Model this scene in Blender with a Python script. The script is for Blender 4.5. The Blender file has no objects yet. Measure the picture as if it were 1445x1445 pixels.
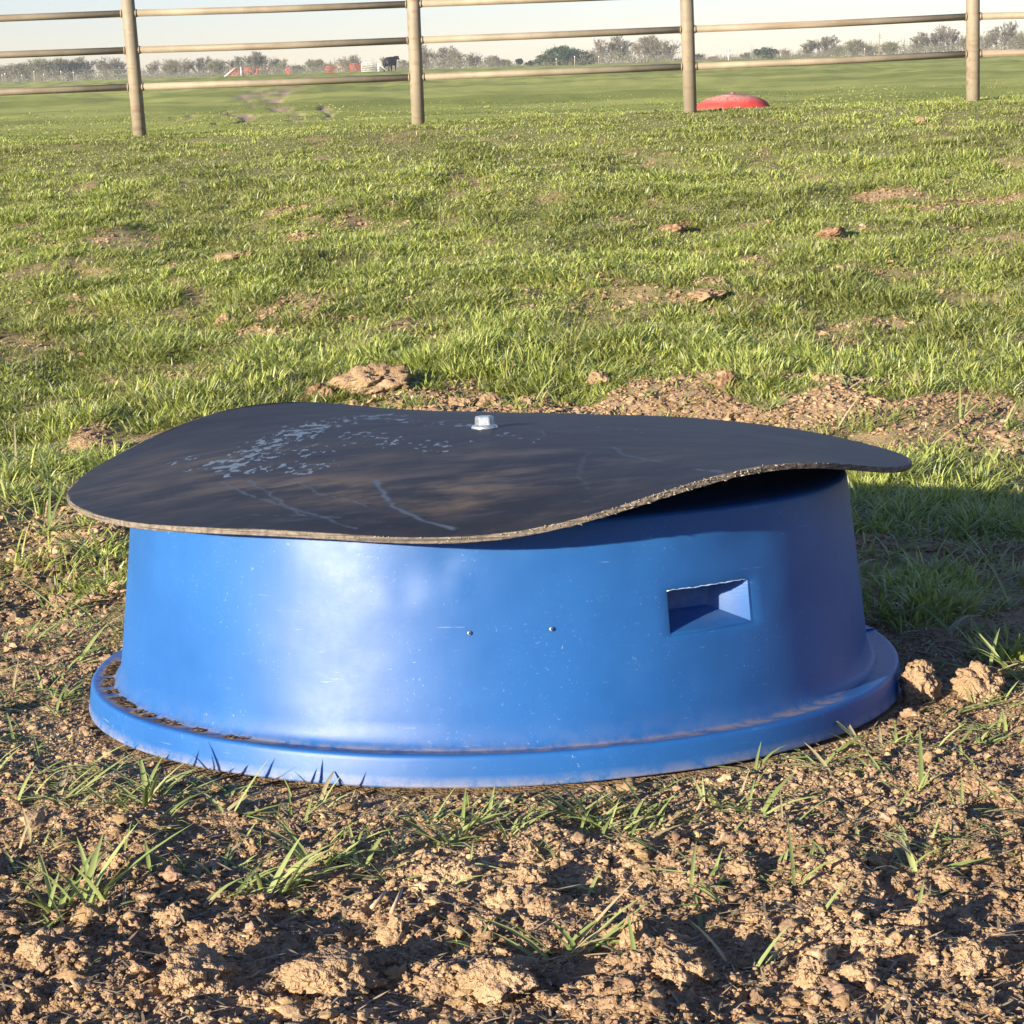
import bpy, bmesh, math, random
import numpy as np
from mathutils import Matrix, Vector

random.seed(7)
RS = np.random.RandomState(11)
scene = bpy.context.scene
COL = scene.collection
rad = math.radians

# ---------------------------------------------------------------- camera, world, sun
F = 2784.0          # focal length in pixels of the 1445 px photograph
CAMZ = 0.78
PITCH, ROLL = 12.7, 1.8
cam_d = bpy.data.cameras.new("camera")
cam = bpy.data.objects.new("camera", cam_d)
COL.objects.link(cam)
scene.camera = cam
cam_d.sensor_width = 36
cam_d.lens = 36 * F / 1445
cam_d.clip_start = 0.05
cam_d.clip_end = 5000
cam.matrix_world = Matrix.Translation((0, 0, CAMZ)) @ Matrix.Rotation(rad(90 - PITCH), 4, 'X') @ Matrix.Rotation(rad(-ROLL), 4, 'Z')

SUN_EL, SUN_AZ = 14.5, 225.0        # azimuth clockwise from +Y
world = bpy.data.worlds.new("World")
scene.world = world
world.use_nodes = True
wn = world.node_tree
sky = wn.nodes.new('ShaderNodeTexSky')
sky.sky_type = 'NISHITA'
sky.sun_disc = False
sky.sun_elevation = rad(SUN_EL)
sky.sun_rotation = rad(SUN_AZ)
sky.altitude = 0
sky.air_density = 0.95
sky.dust_density = 0.05
sky.ozone_density = 1.2
tint = wn.nodes.new('ShaderNodeMix'); tint.data_type = 'RGBA'; tint.blend_type = 'MULTIPLY'
tint.inputs[0].default_value = 1; tint.inputs[7].default_value = (.62, .655, .94, 1)
wn.links.new(sky.outputs[0], tint.inputs[6]); wn.links.new(tint.outputs[2], wn.nodes['Background'].inputs[0])
wn.nodes['Background'].inputs[1].default_value = 0.080
sd = bpy.data.lights.new("sun", 'SUN')
sd.energy = 5.0
sd.angle = rad(0.6)
sd.color = (1.0, 0.88, 0.71)
sun = bpy.data.objects.new("sun", sd)
COL.objects.link(sun)
sv = Vector((math.sin(rad(SUN_AZ)) * math.cos(rad(SUN_EL)), math.cos(rad(SUN_AZ)) * math.cos(rad(SUN_EL)), math.sin(rad(SUN_EL))))
sun.rotation_euler = sv.to_track_quat('Z', 'Y').to_euler()
sun.location = (-3, -3, 4)
scene.view_settings.view_transform = 'Standard'
scene.view_settings.look = 'None'
scene.view_settings.exposure = 1.32
scene.view_settings.gamma = 1
scene.cycles.max_bounces = 6
scene.cycles.transparent_max_bounces = 4
scene.cycles.volume_bounces = 0
scene.cycles.use_denoising = True
scene.cycles.caustics_reflective = False
scene.cycles.caustics_refractive = False

# ---------------------------------------------------------------- measuring helpers (pixel of the photo -> a point of the place)
R3 = np.array(cam.matrix_world.to_3x3())
C3 = np.array([0, 0, CAMZ])
def ray(px, py):
    d = R3 @ np.array([(px - 722.5) / F, -(py - 722.5) / F, -1.0])
    return d / np.linalg.norm(d)
def at(px, py, y):
    d = ray(px, py)
    return C3 + d * (y / d[1])
def project(P):
    q = (np.atleast_2d(P) - C3) @ R3
    return np.stack([722.5 + F * q[:, 0] / -q[:, 2], 722.5 - F * q[:, 1] / -q[:, 2]], 1)

# ---------------------------------------------------------------- noise
def _h(*a):
    h = np.zeros(a[0].shape, np.uint32)
    for i, v in enumerate(a):
        h ^= (v.astype(np.int64) & 0xffffffff).astype(np.uint32) * np.uint32([374761393, 668265263, 2246822519, 3266489917][i])
        h = (h << np.uint32(13)) | (h >> np.uint32(19))
        h *= np.uint32(1274126177)
    h ^= h >> np.uint32(15); h *= np.uint32(2246822519); h ^= h >> np.uint32(13)
    return h.astype(np.float64) / 4294967295.0
def noise2(x, y, seed=0):
    xi, yi = np.floor(x), np.floor(y)
    fx, fy = x - xi, y - yi
    s = np.full(x.shape, seed)
    def g(dx, dy):
        a = _h(xi + dx, yi + dy, s) * 6.2831853
        return np.cos(a) * (fx - dx) + np.sin(a) * (fy - dy)
    u = fx * fx * fx * (fx * (fx * 6 - 15) + 10); v = fy * fy * fy * (fy * (fy * 6 - 15) + 10)
    a = g(0, 0) * (1 - u) + g(1, 0) * u; b = g(0, 1) * (1 - u) + g(1, 1) * u
    return (a * (1 - v) + b * v) * 1.5
def fbm2(x, y, size, octv=4, seed=0, gain=0.5):
    r = 0; a = 1; s = 1.0 / size
    for o in range(octv):
        r = r + a * noise2(x * s, y * s, seed + o * 17); a *= gain; s *= 2.03
    return r
def worley(x, y, size, seed=0):
    x = x / size; y = y / size
    xi, yi = np.floor(x), np.floor(y)
    best = np.full(x.shape, 9.0); cid = np.zeros(x.shape); s = np.full(x.shape, seed)
    for dx in (-1, 0, 1):
        for dy in (-1, 0, 1):
            cx, cy = xi + dx, yi + dy
            px = cx + _h(cx, cy, s); py = cy + _h(cx, cy, s + 5)
            d = np.hypot(px - x, py - y)
            m = d < best
            best = np.where(m, d, best); cid = np.where(m, _h(cx, cy, s + 9), cid)
    return best, cid
def noise3(p, seed=0):
    i = np.floor(p); f = p - i; w = f * f * (3 - 2 * f); r = 0
    s = np.full(p.shape[0], seed)
    for dx in (0, 1):
        for dy in (0, 1):
            for dz in (0, 1):
                k = (w[:, 0] if dx else 1 - w[:, 0]) * (w[:, 1] if dy else 1 - w[:, 1]) * (w[:, 2] if dz else 1 - w[:, 2])
                r = r + k * _h(i[:, 0] + dx, i[:, 1] + dy, i[:, 2] + dz, s)
    return r * 2 - 1
def fbm3(p, freq, octv=4, seed=0, gain=0.5):
    r = 0; a = 1
    for o in range(octv):
        r = r + a * noise3(p * freq + 13.7 * o, seed + o); a *= gain; freq *= 2.05
    return r
def smooth(a, b, x):
    if b < a: return 1 - smooth(b, a, x)
    t = np.clip((x - a) / (b - a), 0, 1); return t * t * (3 - 2 * t)
def pchip(xs, ys, x):
    xs = np.array(xs, float); ys = np.array(ys, float)
    h = np.diff(xs); d = np.diff(ys) / h
    m = np.zeros(len(xs)); m[0] = d[0]; m[-1] = d[-1]
    for k in range(1, len(xs) - 1):
        m[k] = 0 if d[k - 1] * d[k] <= 0 else (h[k - 1] + h[k]) * 3 / ((2 * h[k] + h[k - 1]) / d[k - 1] + (h[k] + 2 * h[k - 1]) / d[k])
    x = np.clip(x, xs[0], xs[-1])
    k = np.clip(np.searchsorted(xs, x) - 1, 0, len(xs) - 2)
    t = (x - xs[k]) / h[k]
    return (ys[k] * (2 * t**3 - 3 * t**2 + 1) + h[k] * m[k] * (t**3 - 2 * t**2 + t) + ys[k + 1] * (-2 * t**3 + 3 * t**2) + h[k] * m[k + 1] * (t**3 - t**2))

# ---------------------------------------------------------------- terrain height
PY = [-60, -5, 0, 1.0, 2.39, 3.3, 4.0, 4.6, 5.4, 6.4, 8.0, 9.6, 10.6, 11.2, 12.2, 16, 22, 32, 50, 75, 110, 160, 212, 240, 300, 500, 3000]
PZ = [.35, .23, .21, .138, .019, -.054, -.084, -.078, -.02, .075, .255, .415, .490, .488, .455, .26, .0, -.16, -.22, -.10, .12, .44, .76, .76, .45, .3, .3]
CX, CY = -0.0266, 2.39
def base_h(x, y):
    z = pchip(PY, PZ, y)
    near = 1 - smooth(14, 30, y)
    return z + 0.012 * (x + 0.3) * smooth(5, 10, y) * near
def ground_hit(px, py):
    d = ray(px, py); lo, prev = 0.9, None
    y = 0.9
    while y < 400:
        P = C3 + d * (y / d[1])
        if P[2] < base_h(np.array([P[0]]), np.array([y]))[0]:
            a, b = lo, y
            for _ in range(25):
                m = (a + b) / 2; P = C3 + d * (m / d[1])
                if P[2] < base_h(np.array([P[0]]), np.array([m]))[0]: b = m
                else: a = m
            return C3 + d * (b / d[1])
        lo = y; y *= 1.01
    return C3 + d * (300 / d[1])
def patch(cx, cy, rx, ry):
    c = ground_hit(cx, cy); t = ground_hit(cx, cy - ry); b = ground_hit(cx, cy + ry)
    return (c[0], c[1], rx * c[1] / F, max((t[1] - b[1]) / 2, 0.02))
# bare earth patches in the pasture (centre x, centre y, half width, half height, strength)
BARE = [(p, s) for p, s in [
    (patch(900, 572, 480, 20), 1.0), (patch(1240, 585, 260, 26), .95), (patch(1420, 625, 130, 24), .8), (patch(500, 548, 90, 18), .95),
    (patch(410, 445, 100, 11), .95), (patch(90, 432, 60, 9), .7), (patch(320, 368, 60, 11), .85), (patch(450, 311, 110, 11), .9),
    (patch(90, 342, 110, 8), .8), (patch(1340, 282, 130, 15), .95), (patch(1010, 345, 110, 8), .3), (patch(940, 318, 46, 10), .85),
    (patch(1170, 342, 60, 10), .8), (patch(995, 418, 62, 10), .8), (patch(1330, 420, 40, 10), .7), (patch(1160, 470, 100, 14), .75),
    (patch(830, 415, 120, 14), .55), (patch(600, 455, 90, 16), .6), (patch(1190, 503, 32, 12), .9), (patch(1100, 370, 60, 6), .6),
    (patch(210, 345, 50, 8), .6), (patch(1440, 500, 60, 30), .4), (patch(60, 480, 130, 16), .6), (patch(260, 540, 90, 18), .6),
    (patch(130, 628, 40, 18), .9), (patch(880, 600, 620, 34), .9), (patch(560, 545, 60, 14), .8), (patch(60, 770, 170, 90), .7), (patch(1330, 560, 160, 12), .6), (patch(700, 470, 300, 10), .5), (patch(350, 470, 120, 10), .6), (patch(1250, 380, 90, 8), .6), (patch(1300, 170, 18, 5), .6), (patch(930, 220, 26, 4), .7), (patch(690, 198, 20, 4), .7),
    (patch(305, 233, 22, 4), .6), (patch(1085, 240, 20, 5), .5), (patch(750, 640, 700, 18), .6),
    (patch(1320, 790, 170, 34), .8), (patch(1330, 720, 60, 14), .5), (patch(40, 860, 110, 40), .9), (patch(60, 960, 170, 55), 1.0),
    (patch(60, 720, 90, 26), .6), (patch(150, 800, 60, 30), .5)]]
# hoof worn tracks on the far slope: polylines given in the photo, (points, half width in px)
RUTS = [([(352, 128), (362, 138), (372, 146), (360, 153), (349, 160), (354, 166), (330, 176)], 3.5), ([(375, 124), (392, 135), (385, 146), (402, 158), (425, 166)], 3),
        ([(455, 152), (470, 160), (462, 168), (440, 172)], 3), ([(322, 154), (340, 162)], 3.5), ([(258, 166), (272, 168)], 4), ([(2, 162), (34, 162)], 3.5), ([(5, 180), (40, 179)], 3),
        ([(430, 168), (455, 163)], 2.5), ([(392, 122), (420, 128)], 2), ([(402, 166), (440, 170)], 4), ([(300, 176), (345, 172)], 3)]
RUTW = []
for pts, hw in RUTS:
    W = [ground_hit(*p) for p in pts]
    RUTW.append([(w[0], w[1]) for w in W] + [.5 * hw * W[0][1] / F])
def bare(x, y):
    b = np.zeros(x.shape)
    wx = x + 0.10 * fbm2(x, y, 0.22, 3, 5) * np.minimum(y / 4, 3); wy = y + 0.22 * fbm2(x, y, 0.25, 3, 8) * np.minimum(y / 4, 3)
    for (cx, cy, rx, ry), s in BARE:
        d = np.sqrt(((wx - cx) / rx) ** 2 + ((wy - cy) / ry) ** 2)
        b = np.maximum(b, s * (1 - smooth(.75, 1.15, d)))
    far = y > 15
    if far.any():
        X, Y = x[far] + .02 * fbm2(x, y, 1.5, 2, 5)[far] * y[far] / 50, y[far]; bb = b[far]
        for r in RUTW:
            w = r[-1]
            for (x0, y0), (x1, y1) in zip(r[:-2], r[1:-1]):
                # lengths along the view are strongly foreshortened, so widen with distance
                k = 1.0 / y0
                ax_, ay_ = x1 - x0, (y1 - y0) * k
                t = np.clip(((X - x0) * ax_ + (Y - y0) * k * ay_) / (ax_ ** 2 + ay_ ** 2 + 1e-9), 0, 1)
                d = np.hypot(X - x0 - t * ax_, (Y - y0) * k - t * ay_) / (w * y0 / r[0][1])
                bb = np.maximum(bb, 0.95 * (1 - smooth(.5, 1.3, d)) * (.05 + .95 * smooth(-.10, .16, fbm2(X / Y * 60, np.log(Y) * 18, 1.0, 2, 77))))
        b[far] = bb
    return b
def thin(x, y):
    # grazed and trodden spots in the turf
    k = fbm2(x * .8, y * .55, .26, 4, 120) + .25 * fbm2(x, y, 1.4, 2, 121)
    k = k + .10 * fbm2(x, y, .05, 2, 123)
    return 1 - smooth(-.46, -.04, k + .34 * smooth(6, 9.5, y))
def soil_zone(x, y):
    # 1 in the worked, cloddy foreground, 0 in the pasture
    e = y + 0.25 * fbm2(x, y, 0.5, 3, 31)
    return 1 - smooth(2.5, 3.1, e)
def ground(x, y, fine=True):
    x = np.asarray(x, float); y = np.asarray(y, float)
    z = base_h(x, y)
    s = soil_zone(x, y); b = bare(x, y); sb = np.maximum(s, b * 0.6)
    sb = np.where(y > 14, 0, sb)
    rt = np.hypot(x - CX, y - CY)
    att = 0.15 + 0.85 * smooth(.512, .60, rt)
    near = 1 - smooth(9, 14, y)
    damp = 1 - .75 * smooth(8.5, 10.5, y) * (1 - smooth(14, 18, y))
    d = damp * (0.030 * fbm2(x, y, 0.9, 3, 1) + 0.014 * fbm2(x, y, 0.22, 3, 2)) * near * (1 - s * .65)
    d = d + 0.05 * fbm2(x, y, 3.5, 3, 40) * smooth(11, 20, y) * (1 + 2 * smooth(30, 120, y))
    d = d - 0.05 * b * smooth(14, 30, y)
    m = sb > 0.02
    if m.any() and fine:
        X, Y, S = x[m], y[m], sb[m]
        q = 0.010 * fbm2(X, Y, 0.22, 2, 51)
        wx = X + 0.012 * noise2(X / .03, Y / .03, 61); wy = Y + 0.012 * noise2(X / .03, Y / .03, 62)
        f, c = worley(wx, wy, 0.075, 3)
        q = q + 0.017 * np.maximum(0, 1 - f * 1.5) ** 0.7 * (c > .45) * c
        f, c = worley(wx, wy, 0.034, 4)
        q = q + 0.010 * np.maximum(0, 1 - f * 1.4) ** 0.6 * c
        f, c = worley(wx, wy, 0.015, 6)
        q = q + 0.007 * np.maximum(0, 1 - f * 1.3) ** 0.6 * c
        q = q + 0.0035 * fbm2(X, Y, 0.012, 2, 71)
        amp = 0.42 + 0.45 * (1 - smooth(1.55, 1.95, Y + .12 * fbm2(X, Y, .3, 2, 9)))   # roughest in the near foreground
        dd = np.zeros(x.shape); dd[m] = q * S * amp
        d = d + dd
    return z + d * att

# ---------------------------------------------------------------- object helpers
def link(o, parent=None):
    COL.objects.link(o)
    if parent is not None: o.parent = parent
    return o
def tag(o, label=None, cat=None, group=None, kind=None):
    if label: o['label'] = label
    if cat: o['category'] = cat
    if group: o['group'] = group
    if kind: o['kind'] = kind
    return o
def empty(name, loc=(0, 0, 0), label=None, cat=None, group=None):
    o = bpy.data.objects.new(name, None); o.empty_display_size = 0.1
    o.location = loc; link(o); return tag(o, label, cat, group)
def np_mesh(name, V, polys, mat, parent=None, smooth_=True, attrs=None, colors=None):
    """polys: list of int arrays, each (n, k)"""
    me = bpy.data.meshes.new(name)
    V = np.asarray(V, np.float32)
    me.vertices.add(len(V)); me.vertices.foreach_set('co', V.ravel())
    tot = sum(p.size for p in polys); n = sum(len(p) for p in polys)
    me.loops.add(tot); me.polygons.add(n)
    me.loops.foreach_set('vertex_index', np.concatenate([np.asarray(p, np.int32).ravel() for p in polys]))
    sizes = np.concatenate([np.full(len(p), p.shape[1], np.int32) for p in polys])
    starts = np.concatenate([[0], np.cumsum(sizes)[:-1]]).astype(np.int32)
    me.polygons.foreach_set('loop_start', starts)
    me.polygons.foreach_set('use_smooth', np.full(n, smooth_, bool))
    me.update(calc_edges=True)
    for k, a in (attrs or {}).items():
        at_ = me.attributes.new(k, 'FLOAT', 'POINT'); at_.data.foreach_set('value', np.asarray(a, np.float32))
    if colors is not None:
        ca = me.attributes.new('Col', 'FLOAT_COLOR', 'POINT')
        c = np.ones((len(V), 4), np.float32); c[:, :3] = colors; ca.data.foreach_set('color', c.ravel())
    me.materials.append(mat)
    return link(bpy.data.objects.new(name, me), parent)
def bm_obj(name, bm, mat, parent=None, smooth_=True):
    me = bpy.data.meshes.new(name); bm.to_mesh(me); bm.free()
    for p in me.polygons: p.use_smooth = smooth_
    me.materials.append(mat)
    return link(bpy.data.objects.new(name, me), parent)
def lathe(name, prof, mat, parent=None, n=160, wob=None):
    T = np.linspace(0, 2 * np.pi, n, endpoint=False); k = len(prof)
    P = np.array(prof)
    V = np.zeros((k, n, 3)); V[..., 0] = P[:, 0:1] * np.cos(T); V[..., 1] = P[:, 0:1] * np.sin(T); V[..., 2] = P[:, 1:2]
    if wob is not None: V = wob(V, T)
    i, j = np.meshgrid(np.arange(k - 1), np.arange(n), indexing='ij'); j2 = (j + 1) % n
    q = np.stack([i * n + j, i * n + j2, (i + 1) * n + j2, (i + 1) * n + j], -1).reshape(-1, 4)
    return np_mesh(name, V.reshape(-1, 3), [q], mat, parent)
def tube(bm, pts, r, n=12, cap=True):
    pts = [Vector(p) for p in pts]; rs = r if hasattr(r, '__len__') else [r] * len(pts)
    rings = []
    for i, p in enumerate(pts):
        d = (pts[min(i + 1, len(pts) - 1)] - pts[max(i - 1, 0)]).normalized()
        a = d.orthogonal().normalized() if abs(d.z) > .9 else d.cross(Vector((0, 0, 1))).normalized()
        b = d.cross(a)
        rings.append([bm.verts.new(p + (a * math.cos(2 * math.pi * k / n) + b * math.sin(2 * math.pi * k / n)) * rs[i]) for k in range(n)])
    for A, B in zip(rings, rings[1:]):
        for k in range(n): bm.faces.new((A[k], A[(k + 1) % n], B[(k + 1) % n], B[k]))
    if cap:
        bm.faces.new(rings[0][::-1]); bm.faces.new(rings[-1])
def box(bm, c, s, rz=0):
    m = Matrix.Translation(c) @ Matrix.Rotation(rz, 4, 'Z') @ Matrix.Diagonal((*s, 1))
    return bmesh.ops.create_cube(bm, size=1, matrix=m)

# ---------------------------------------------------------------- materials
class NT:
    def __init__(s, name):
        s.m = bpy.data.materials.new(name); s.m.use_nodes = True; s.t = s.m.node_tree
        s.b = s.t.nodes['Principled BSDF']; s.out = s.t.nodes['Material Output']
        s.tc = s.t.nodes.new('ShaderNodeTexCoord')
    def n(s, typ, **k):
        o = s.t.nodes.new('ShaderNode' + typ)
        for a, v in k.items(): setattr(o, a, v)
        return o
    def l(s, a, b): s.t.links.new(a, b)
    def val(s, sock, v):
        if hasattr(v, 'is_output') or isinstance(v, bpy.types.NodeSocket): s.l(v, sock)
        else: sock.default_value = v
    def noise(s, scale, detail=4, rough=.55, vec=None, dist=0):
        o = s.n('TexNoise'); s.l(vec if vec is not None else s.tc.outputs['Object'], o.inputs['Vector'])
        o.inputs['Scale'].default_value = scale; o.inputs['Detail'].default_value = detail
        o.inputs['Roughness'].default_value = rough; o.inputs['Distortion'].default_value = dist
        return o.outputs[0]
    def mapping(s, sc, rot=(0, 0, 0), vec=None):
        o = s.n('Mapping'); s.l(vec if vec is not None else s.tc.outputs['Object'], o.inputs[0])
        o.inputs['Scale'].default_value = sc; o.inputs['Rotation'].default_value = rot
        return o.outputs[0]
    def ramp(s, f, a, b, lo=0., hi=1.):
        o = s.n('MapRange'); s.val(o.inputs[0], f)
        for i, v in ((1, a), (2, b), (3, lo), (4, hi)): o.inputs[i].default_value = v
        o.interpolation_type = 'SMOOTHSTEP'
        return o.outputs[0]
    def math(s, op, a, b=0.):
        o = s.n('Math', operation=op); s.val(o.inputs[0], a); s.val(o.inputs[1], b); return o.outputs[0]
    def mix(s, f, a, b, mode='MIX'):
        o = s.n('Mix', data_type='RGBA', blend_type=mode)
        s.val(o.inputs[0], f)
        for i, v in ((6, a), (7, b)):
            if isinstance(v, tuple): o.inputs[i].default_value = (*v, 1)
            else: s.l(v, o.inputs[i])
        return o.outputs[2]
    def attr(s, name):
        return s.n('Attribute', attribute_name=name)
    def bump(s, h, strength=.5, dist=.01):
        o = s.n('Bump'); s.l(h, o.inputs['Height']); o.inputs['Strength'].default_value = strength; o.inputs['Distance'].default_value = dist
        s.l(o.outputs[0], s.b.inputs['Normal']); return o
    def set(s, color=None, rough=None, spec=None, metal=None):
        if color is not None:
            if isinstance(color, tuple): s.b.inputs['Base Color'].default_value = (*color, 1)
            else: s.l(color, s.b.inputs['Base Color'])
        if rough is not None: s.val(s.b.inputs['Roughness'], rough)
        if spec is not None: s.b.inputs['Specular IOR Level'].default_value = spec
        if metal is not None: s.b.inputs['Metallic'].default_value = metal
        return s.m

def soil_color(t):
    n1 = t.noise(3, 5, .6); n2 = t.noise(45, 4, .65); n3 = t.noise(230, 2, .6)
    c = t.mix(t.ramp(n1, .35, .68), (.305, .20, .115), (.435, .30, .175))
    c = t.mix(t.ramp(n2, .42, .70, 0, .75), c, (.20, .125, .072))
    c = t.mix(t.ramp(n3, .55, .72, 0, .6), c, (.50, .385, .25))
    return c, n2, n3
def mat_ground():
    t = NT('ground_soil_and_pasture')
    c, n2, n3 = soil_color(t)
    g = t.attr('grass').outputs['Fac']; far = t.attr('far').outputs['Fac']
    pale = t.mix(t.noise(9, 4, .6), (.30, .205, .125), (.47, .335, .20))
    c = t.mix(t.attr('pale').outputs['Fac'], c, pale)
    thatch = t.mix(t.noise(60, 4, .7), (.13, .15, .05), (.32, .29, .14))
    c = t.mix(g, c, thatch)
    v1 = t.mapping((.05, .09, .2)); v2 = t.mapping((.35, .35, .3))
    s1 = t.noise(1, 5, .62, v1, .4); s2 = t.noise(1, 5, .7, v2); s3 = t.noise(6, 4, .75)
    fc = t.mix(t.ramp(s1, .42, .58), (.235, .265, .055), (.37, .39, .10))
    fc = t.mix(t.ramp(s2, .48, .72, 0, .45), fc, (.15, .185, .055))
    fc = t.mix(t.ramp(s3, .5, .75, 0, .35), fc, (.25, .24, .09))
    rut = t.mix(s3, (.32, .22, .14), (.52, .39, .26))
    fc = t.mix(t.attr('rut').outputs['Fac'], fc, rut)
    c = t.mix(far, c, fc)
    t.bump(t.math('ADD', n2, t.math('MULTIPLY', n3, .8)), .9, .006)
    return t.set(c, .95, .15)
def mat_soil(name='dry_soil'):
    t = NT(name); c, n2, n3 = soil_color(t)
    c = t.mix(1.0, c, t.attr('Col').outputs['Color'], 'MULTIPLY')
    t.bump(n3, .6, .003)
    return t.set(c, .95, .15)
def mat_clod():
    t = NT('clod_soil'); c, n2, n3 = soil_color(t)
    c = t.mix(t.ramp(t.noise(25, 4), .4, .7, 0, .5), c, (.44, .32, .205))
    t.bump(t.math('ADD', n2, n3), .9, .006)
    return t.set(c, .95, .12)
def mat_blade(name, trans=.35, rough=.42, spec=.45):
    t = NT(name); a = t.attr('Col').outputs['Color']
    t.set(a, rough, spec)
    tr = t.n('BsdfTranslucent'); t.l(t.mix(1.0, a, (.95, 1.0, .45), 'MULTIPLY'), tr.inputs[0])
    ms = t.n('MixShader'); ms.inputs[0].default_value = trans
    t.l(t.b.outputs[0], ms.inputs[1]); t.l(tr.outputs[0], ms.inputs[2]); t.l(ms.outputs[0], t.out.inputs[0])
    return t.m
def mat_plastic(name, a, b, dusty, rough=.4):
    t = NT(name)
    n1 = t.noise(4.5, 5, .6); n2 = t.noise(90, 3, .7); n3 = t.noise(16, 4, .6)
    c = t.mix(t.ramp(n1, .35, .68), a, b)
    # chalky fading
    c = t.mix(t.ramp(n3, .45, .85, 0, .12), c, dusty)
    sp = t.math('MULTIPLY', t.ramp(t.noise(290, 2, .6, None, .8), .66, .73), t.ramp(t.noise(9, 3, .6), .42, .62))
    dk = t.math('MULTIPLY', t.ramp(t.noise(150, 3, .7, None, 1.0), .64, .74), t.ramp(t.noise(7, 3, .6), .45, .6))
    c = t.mix(t.math('MULTIPLY', dk, .45), c, (.02, .05, .13))
    c = t.mix(t.math('MULTIPLY', sp, .32), c, (.42, .52, .66))
    sc = t.noise(1, 4, .8, t.mapping((14, 14, 260), (0.3, .4, 0)))
    c = t.mix(t.math('MULTIPLY', t.ramp(sc, .66, .72), .22), c, (.55, .66, .82))
    # mud splash low on the wall
    d = t.attr('dirt').outputs['Fac']
    c = t.mix(t.math('MULTIPLY', d, t.ramp(t.noise(38, 5, .75), .34, .60)), c, (.37, .295, .23))
    r = t.math('ADD', t.ramp(n2, .3, .7, rough - .012, rough + .012), t.math('MULTIPLY', d, .3))
    r = t.math('ADD', r, t.ramp(n3, .3, .75, -.005, .012))
    bm_ = t.math('ADD', t.math('MULTIPLY', t.noise(7, 3, .5), 1.0), t.math('MULTIPLY', t.noise(26, 4, .6), .16))
    bm_ = t.math('ADD', bm_, t.math('MULTIPLY', t.noise(240, 3, .7), .035))
    t.bump(bm_, .045, .03)
    t.b.inputs['Subsurface Weight'].default_value = .35; t.b.inputs['Subsurface Radius'].default_value = (.3, .6, 1.0); t.b.inputs['Subsurface Scale'].default_value = .04
    return t.set(c, r, .40)
def mat_simple(name, a, b, scale=20, rough=.6, spec=.4, metal=0, bumpd=0.001):
    t = NT(name); n = t.noise(scale, 4, .65)
    t.bump(n, .3, bumpd)
    return t.set(t.mix(t.ramp(n, .35, .65), a, b), rough, spec, metal)

M_ground = mat_ground(); M_soil = mat_soil(); M_clod = mat_clod()
M_grass = mat_blade('green_grass'); M_seed = mat_blade('seedling_grass', .3, .4, .5); M_straw = mat_blade('dry_straw', .15, .6, .3)
M_blue = mat_plastic('blue_plastic', (.013, .092, .295), (.018, .112, .345), (.055, .17, .37), .46)
M_red = mat_plastic('red_plastic', (.52, .035, .035), (.62, .06, .05), (.62, .25, .22), .75)

# ---------------------------------------------------------------- ground sheet (one mesh, finer where it is close)
def rows():
    ys = [1.12]
    for lim, k in ((2.7, .0019), (6.2, .0034), (12.2, .006), (60, .013), (3000, .035)):
        while ys[-1] < lim: ys.append(ys[-1] * (1 + k))
    pre = [-60, -40, -25, -15, -9, -5, -3, -1.5, -.5, .2, .5, .7, .85, .95, 1.0, 1.04, 1.08]
    return np.array(pre + ys)
yy = rows()
uf = np.arange(-.305, .3051, .00115)
side = .305 + np.cumsum(.0014 * 1.13 ** np.arange(52))
uu = np.concatenate([-side[::-1], uf, side])
sy = np.where(yy > 1.1, yy, 1.1 + (1.1 - yy) * .5)
X = uu[None, :] * sy[:, None]; Y = np.repeat(yy[:, None], len(uu), 1)
Z = ground(X.ravel(), Y.ravel())
xr, yr = X.ravel(), Y.ravel()
bare_v = bare(xr, yr); soil_v = soil_zone(xr, yr)
nr, nc = X.shape
i, j = np.meshgrid(np.arange(nr - 1), np.arange(nc - 1), indexing='ij')
q = np.stack([i * nc + j, i * nc + j + 1, (i + 1) * nc + j + 1, (i + 1) * nc + j], -1).reshape(-1, 4)
far_v = smooth(11.5, 13.5, yr)
g_ = np_mesh('ground', np.stack([xr, yr, Z], 1), [q], M_ground,
             attrs={'grass': (1 - np.maximum(np.maximum(soil_v, bare_v), .65 * thin(xr, yr))) * smooth(2.6, 3.8, yr), 'far': far_v, 'rut': bare_v * far_v,
                    'pale': np.maximum(bare_v, .4 * thin(xr, yr)) * smooth(3.2, 5, yr)})
tag(g_, 'dry cloddy soil and rolling pasture', kind='structure')

# ---------------------------------------------------------------- the pipe fence on the crest
M_pipe = None
def mat_pipe():
    t = NT('weathered_tan_pipe')
    n1 = t.noise(5, 5, .6, t.mapping((1, 1, .6))); n2 = t.noise(60, 4, .7)
    st = t.noise(1, 4, .6, t.mapping((2.2, 30, 30)))
    c = t.mix(t.ramp(n1, .35, .65), (.215, .18, .125), (.29, .245, .175))
    c = t.mix(t.ramp(st, .50, .70, 0, .7), c, (.19, .12, .075))
    c = t.mix(t.ramp(n2, .58, .75, 0, .5), c, (.19, .12, .075))
    t.bump(n2, .3, .002)
    return t.set(c, .6, .35)
M_pipe = mat_pipe()
FY = 11.0
fence = empty('pipe_fence', (0, FY, .5), 'tan steel pipe fence of thin rails on round posts across the top of the pasture', 'fence')
PB = [(-205, 205, -224), (197, 188, 180), (590, 169, 583), (974, 156, 969), (1373, 137, 1373), (1775, 120, 1782)]
RL = [[32, 84, 137], [18.5, 70.5, 122.5], [5.5, 56.8, 109], [-9, 41.5, 94], [-28, 23.3, 76], [-38, 13, 66]]   # rail heights at each post
tops, bots = [], []
for (bx, by, tx) in PB:
    b = at(bx, by, FY); t_ = at(tx, 0, FY); d = (t_ - b); d = d / d[2]
    bots.append(b); tops.append(d)
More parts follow.
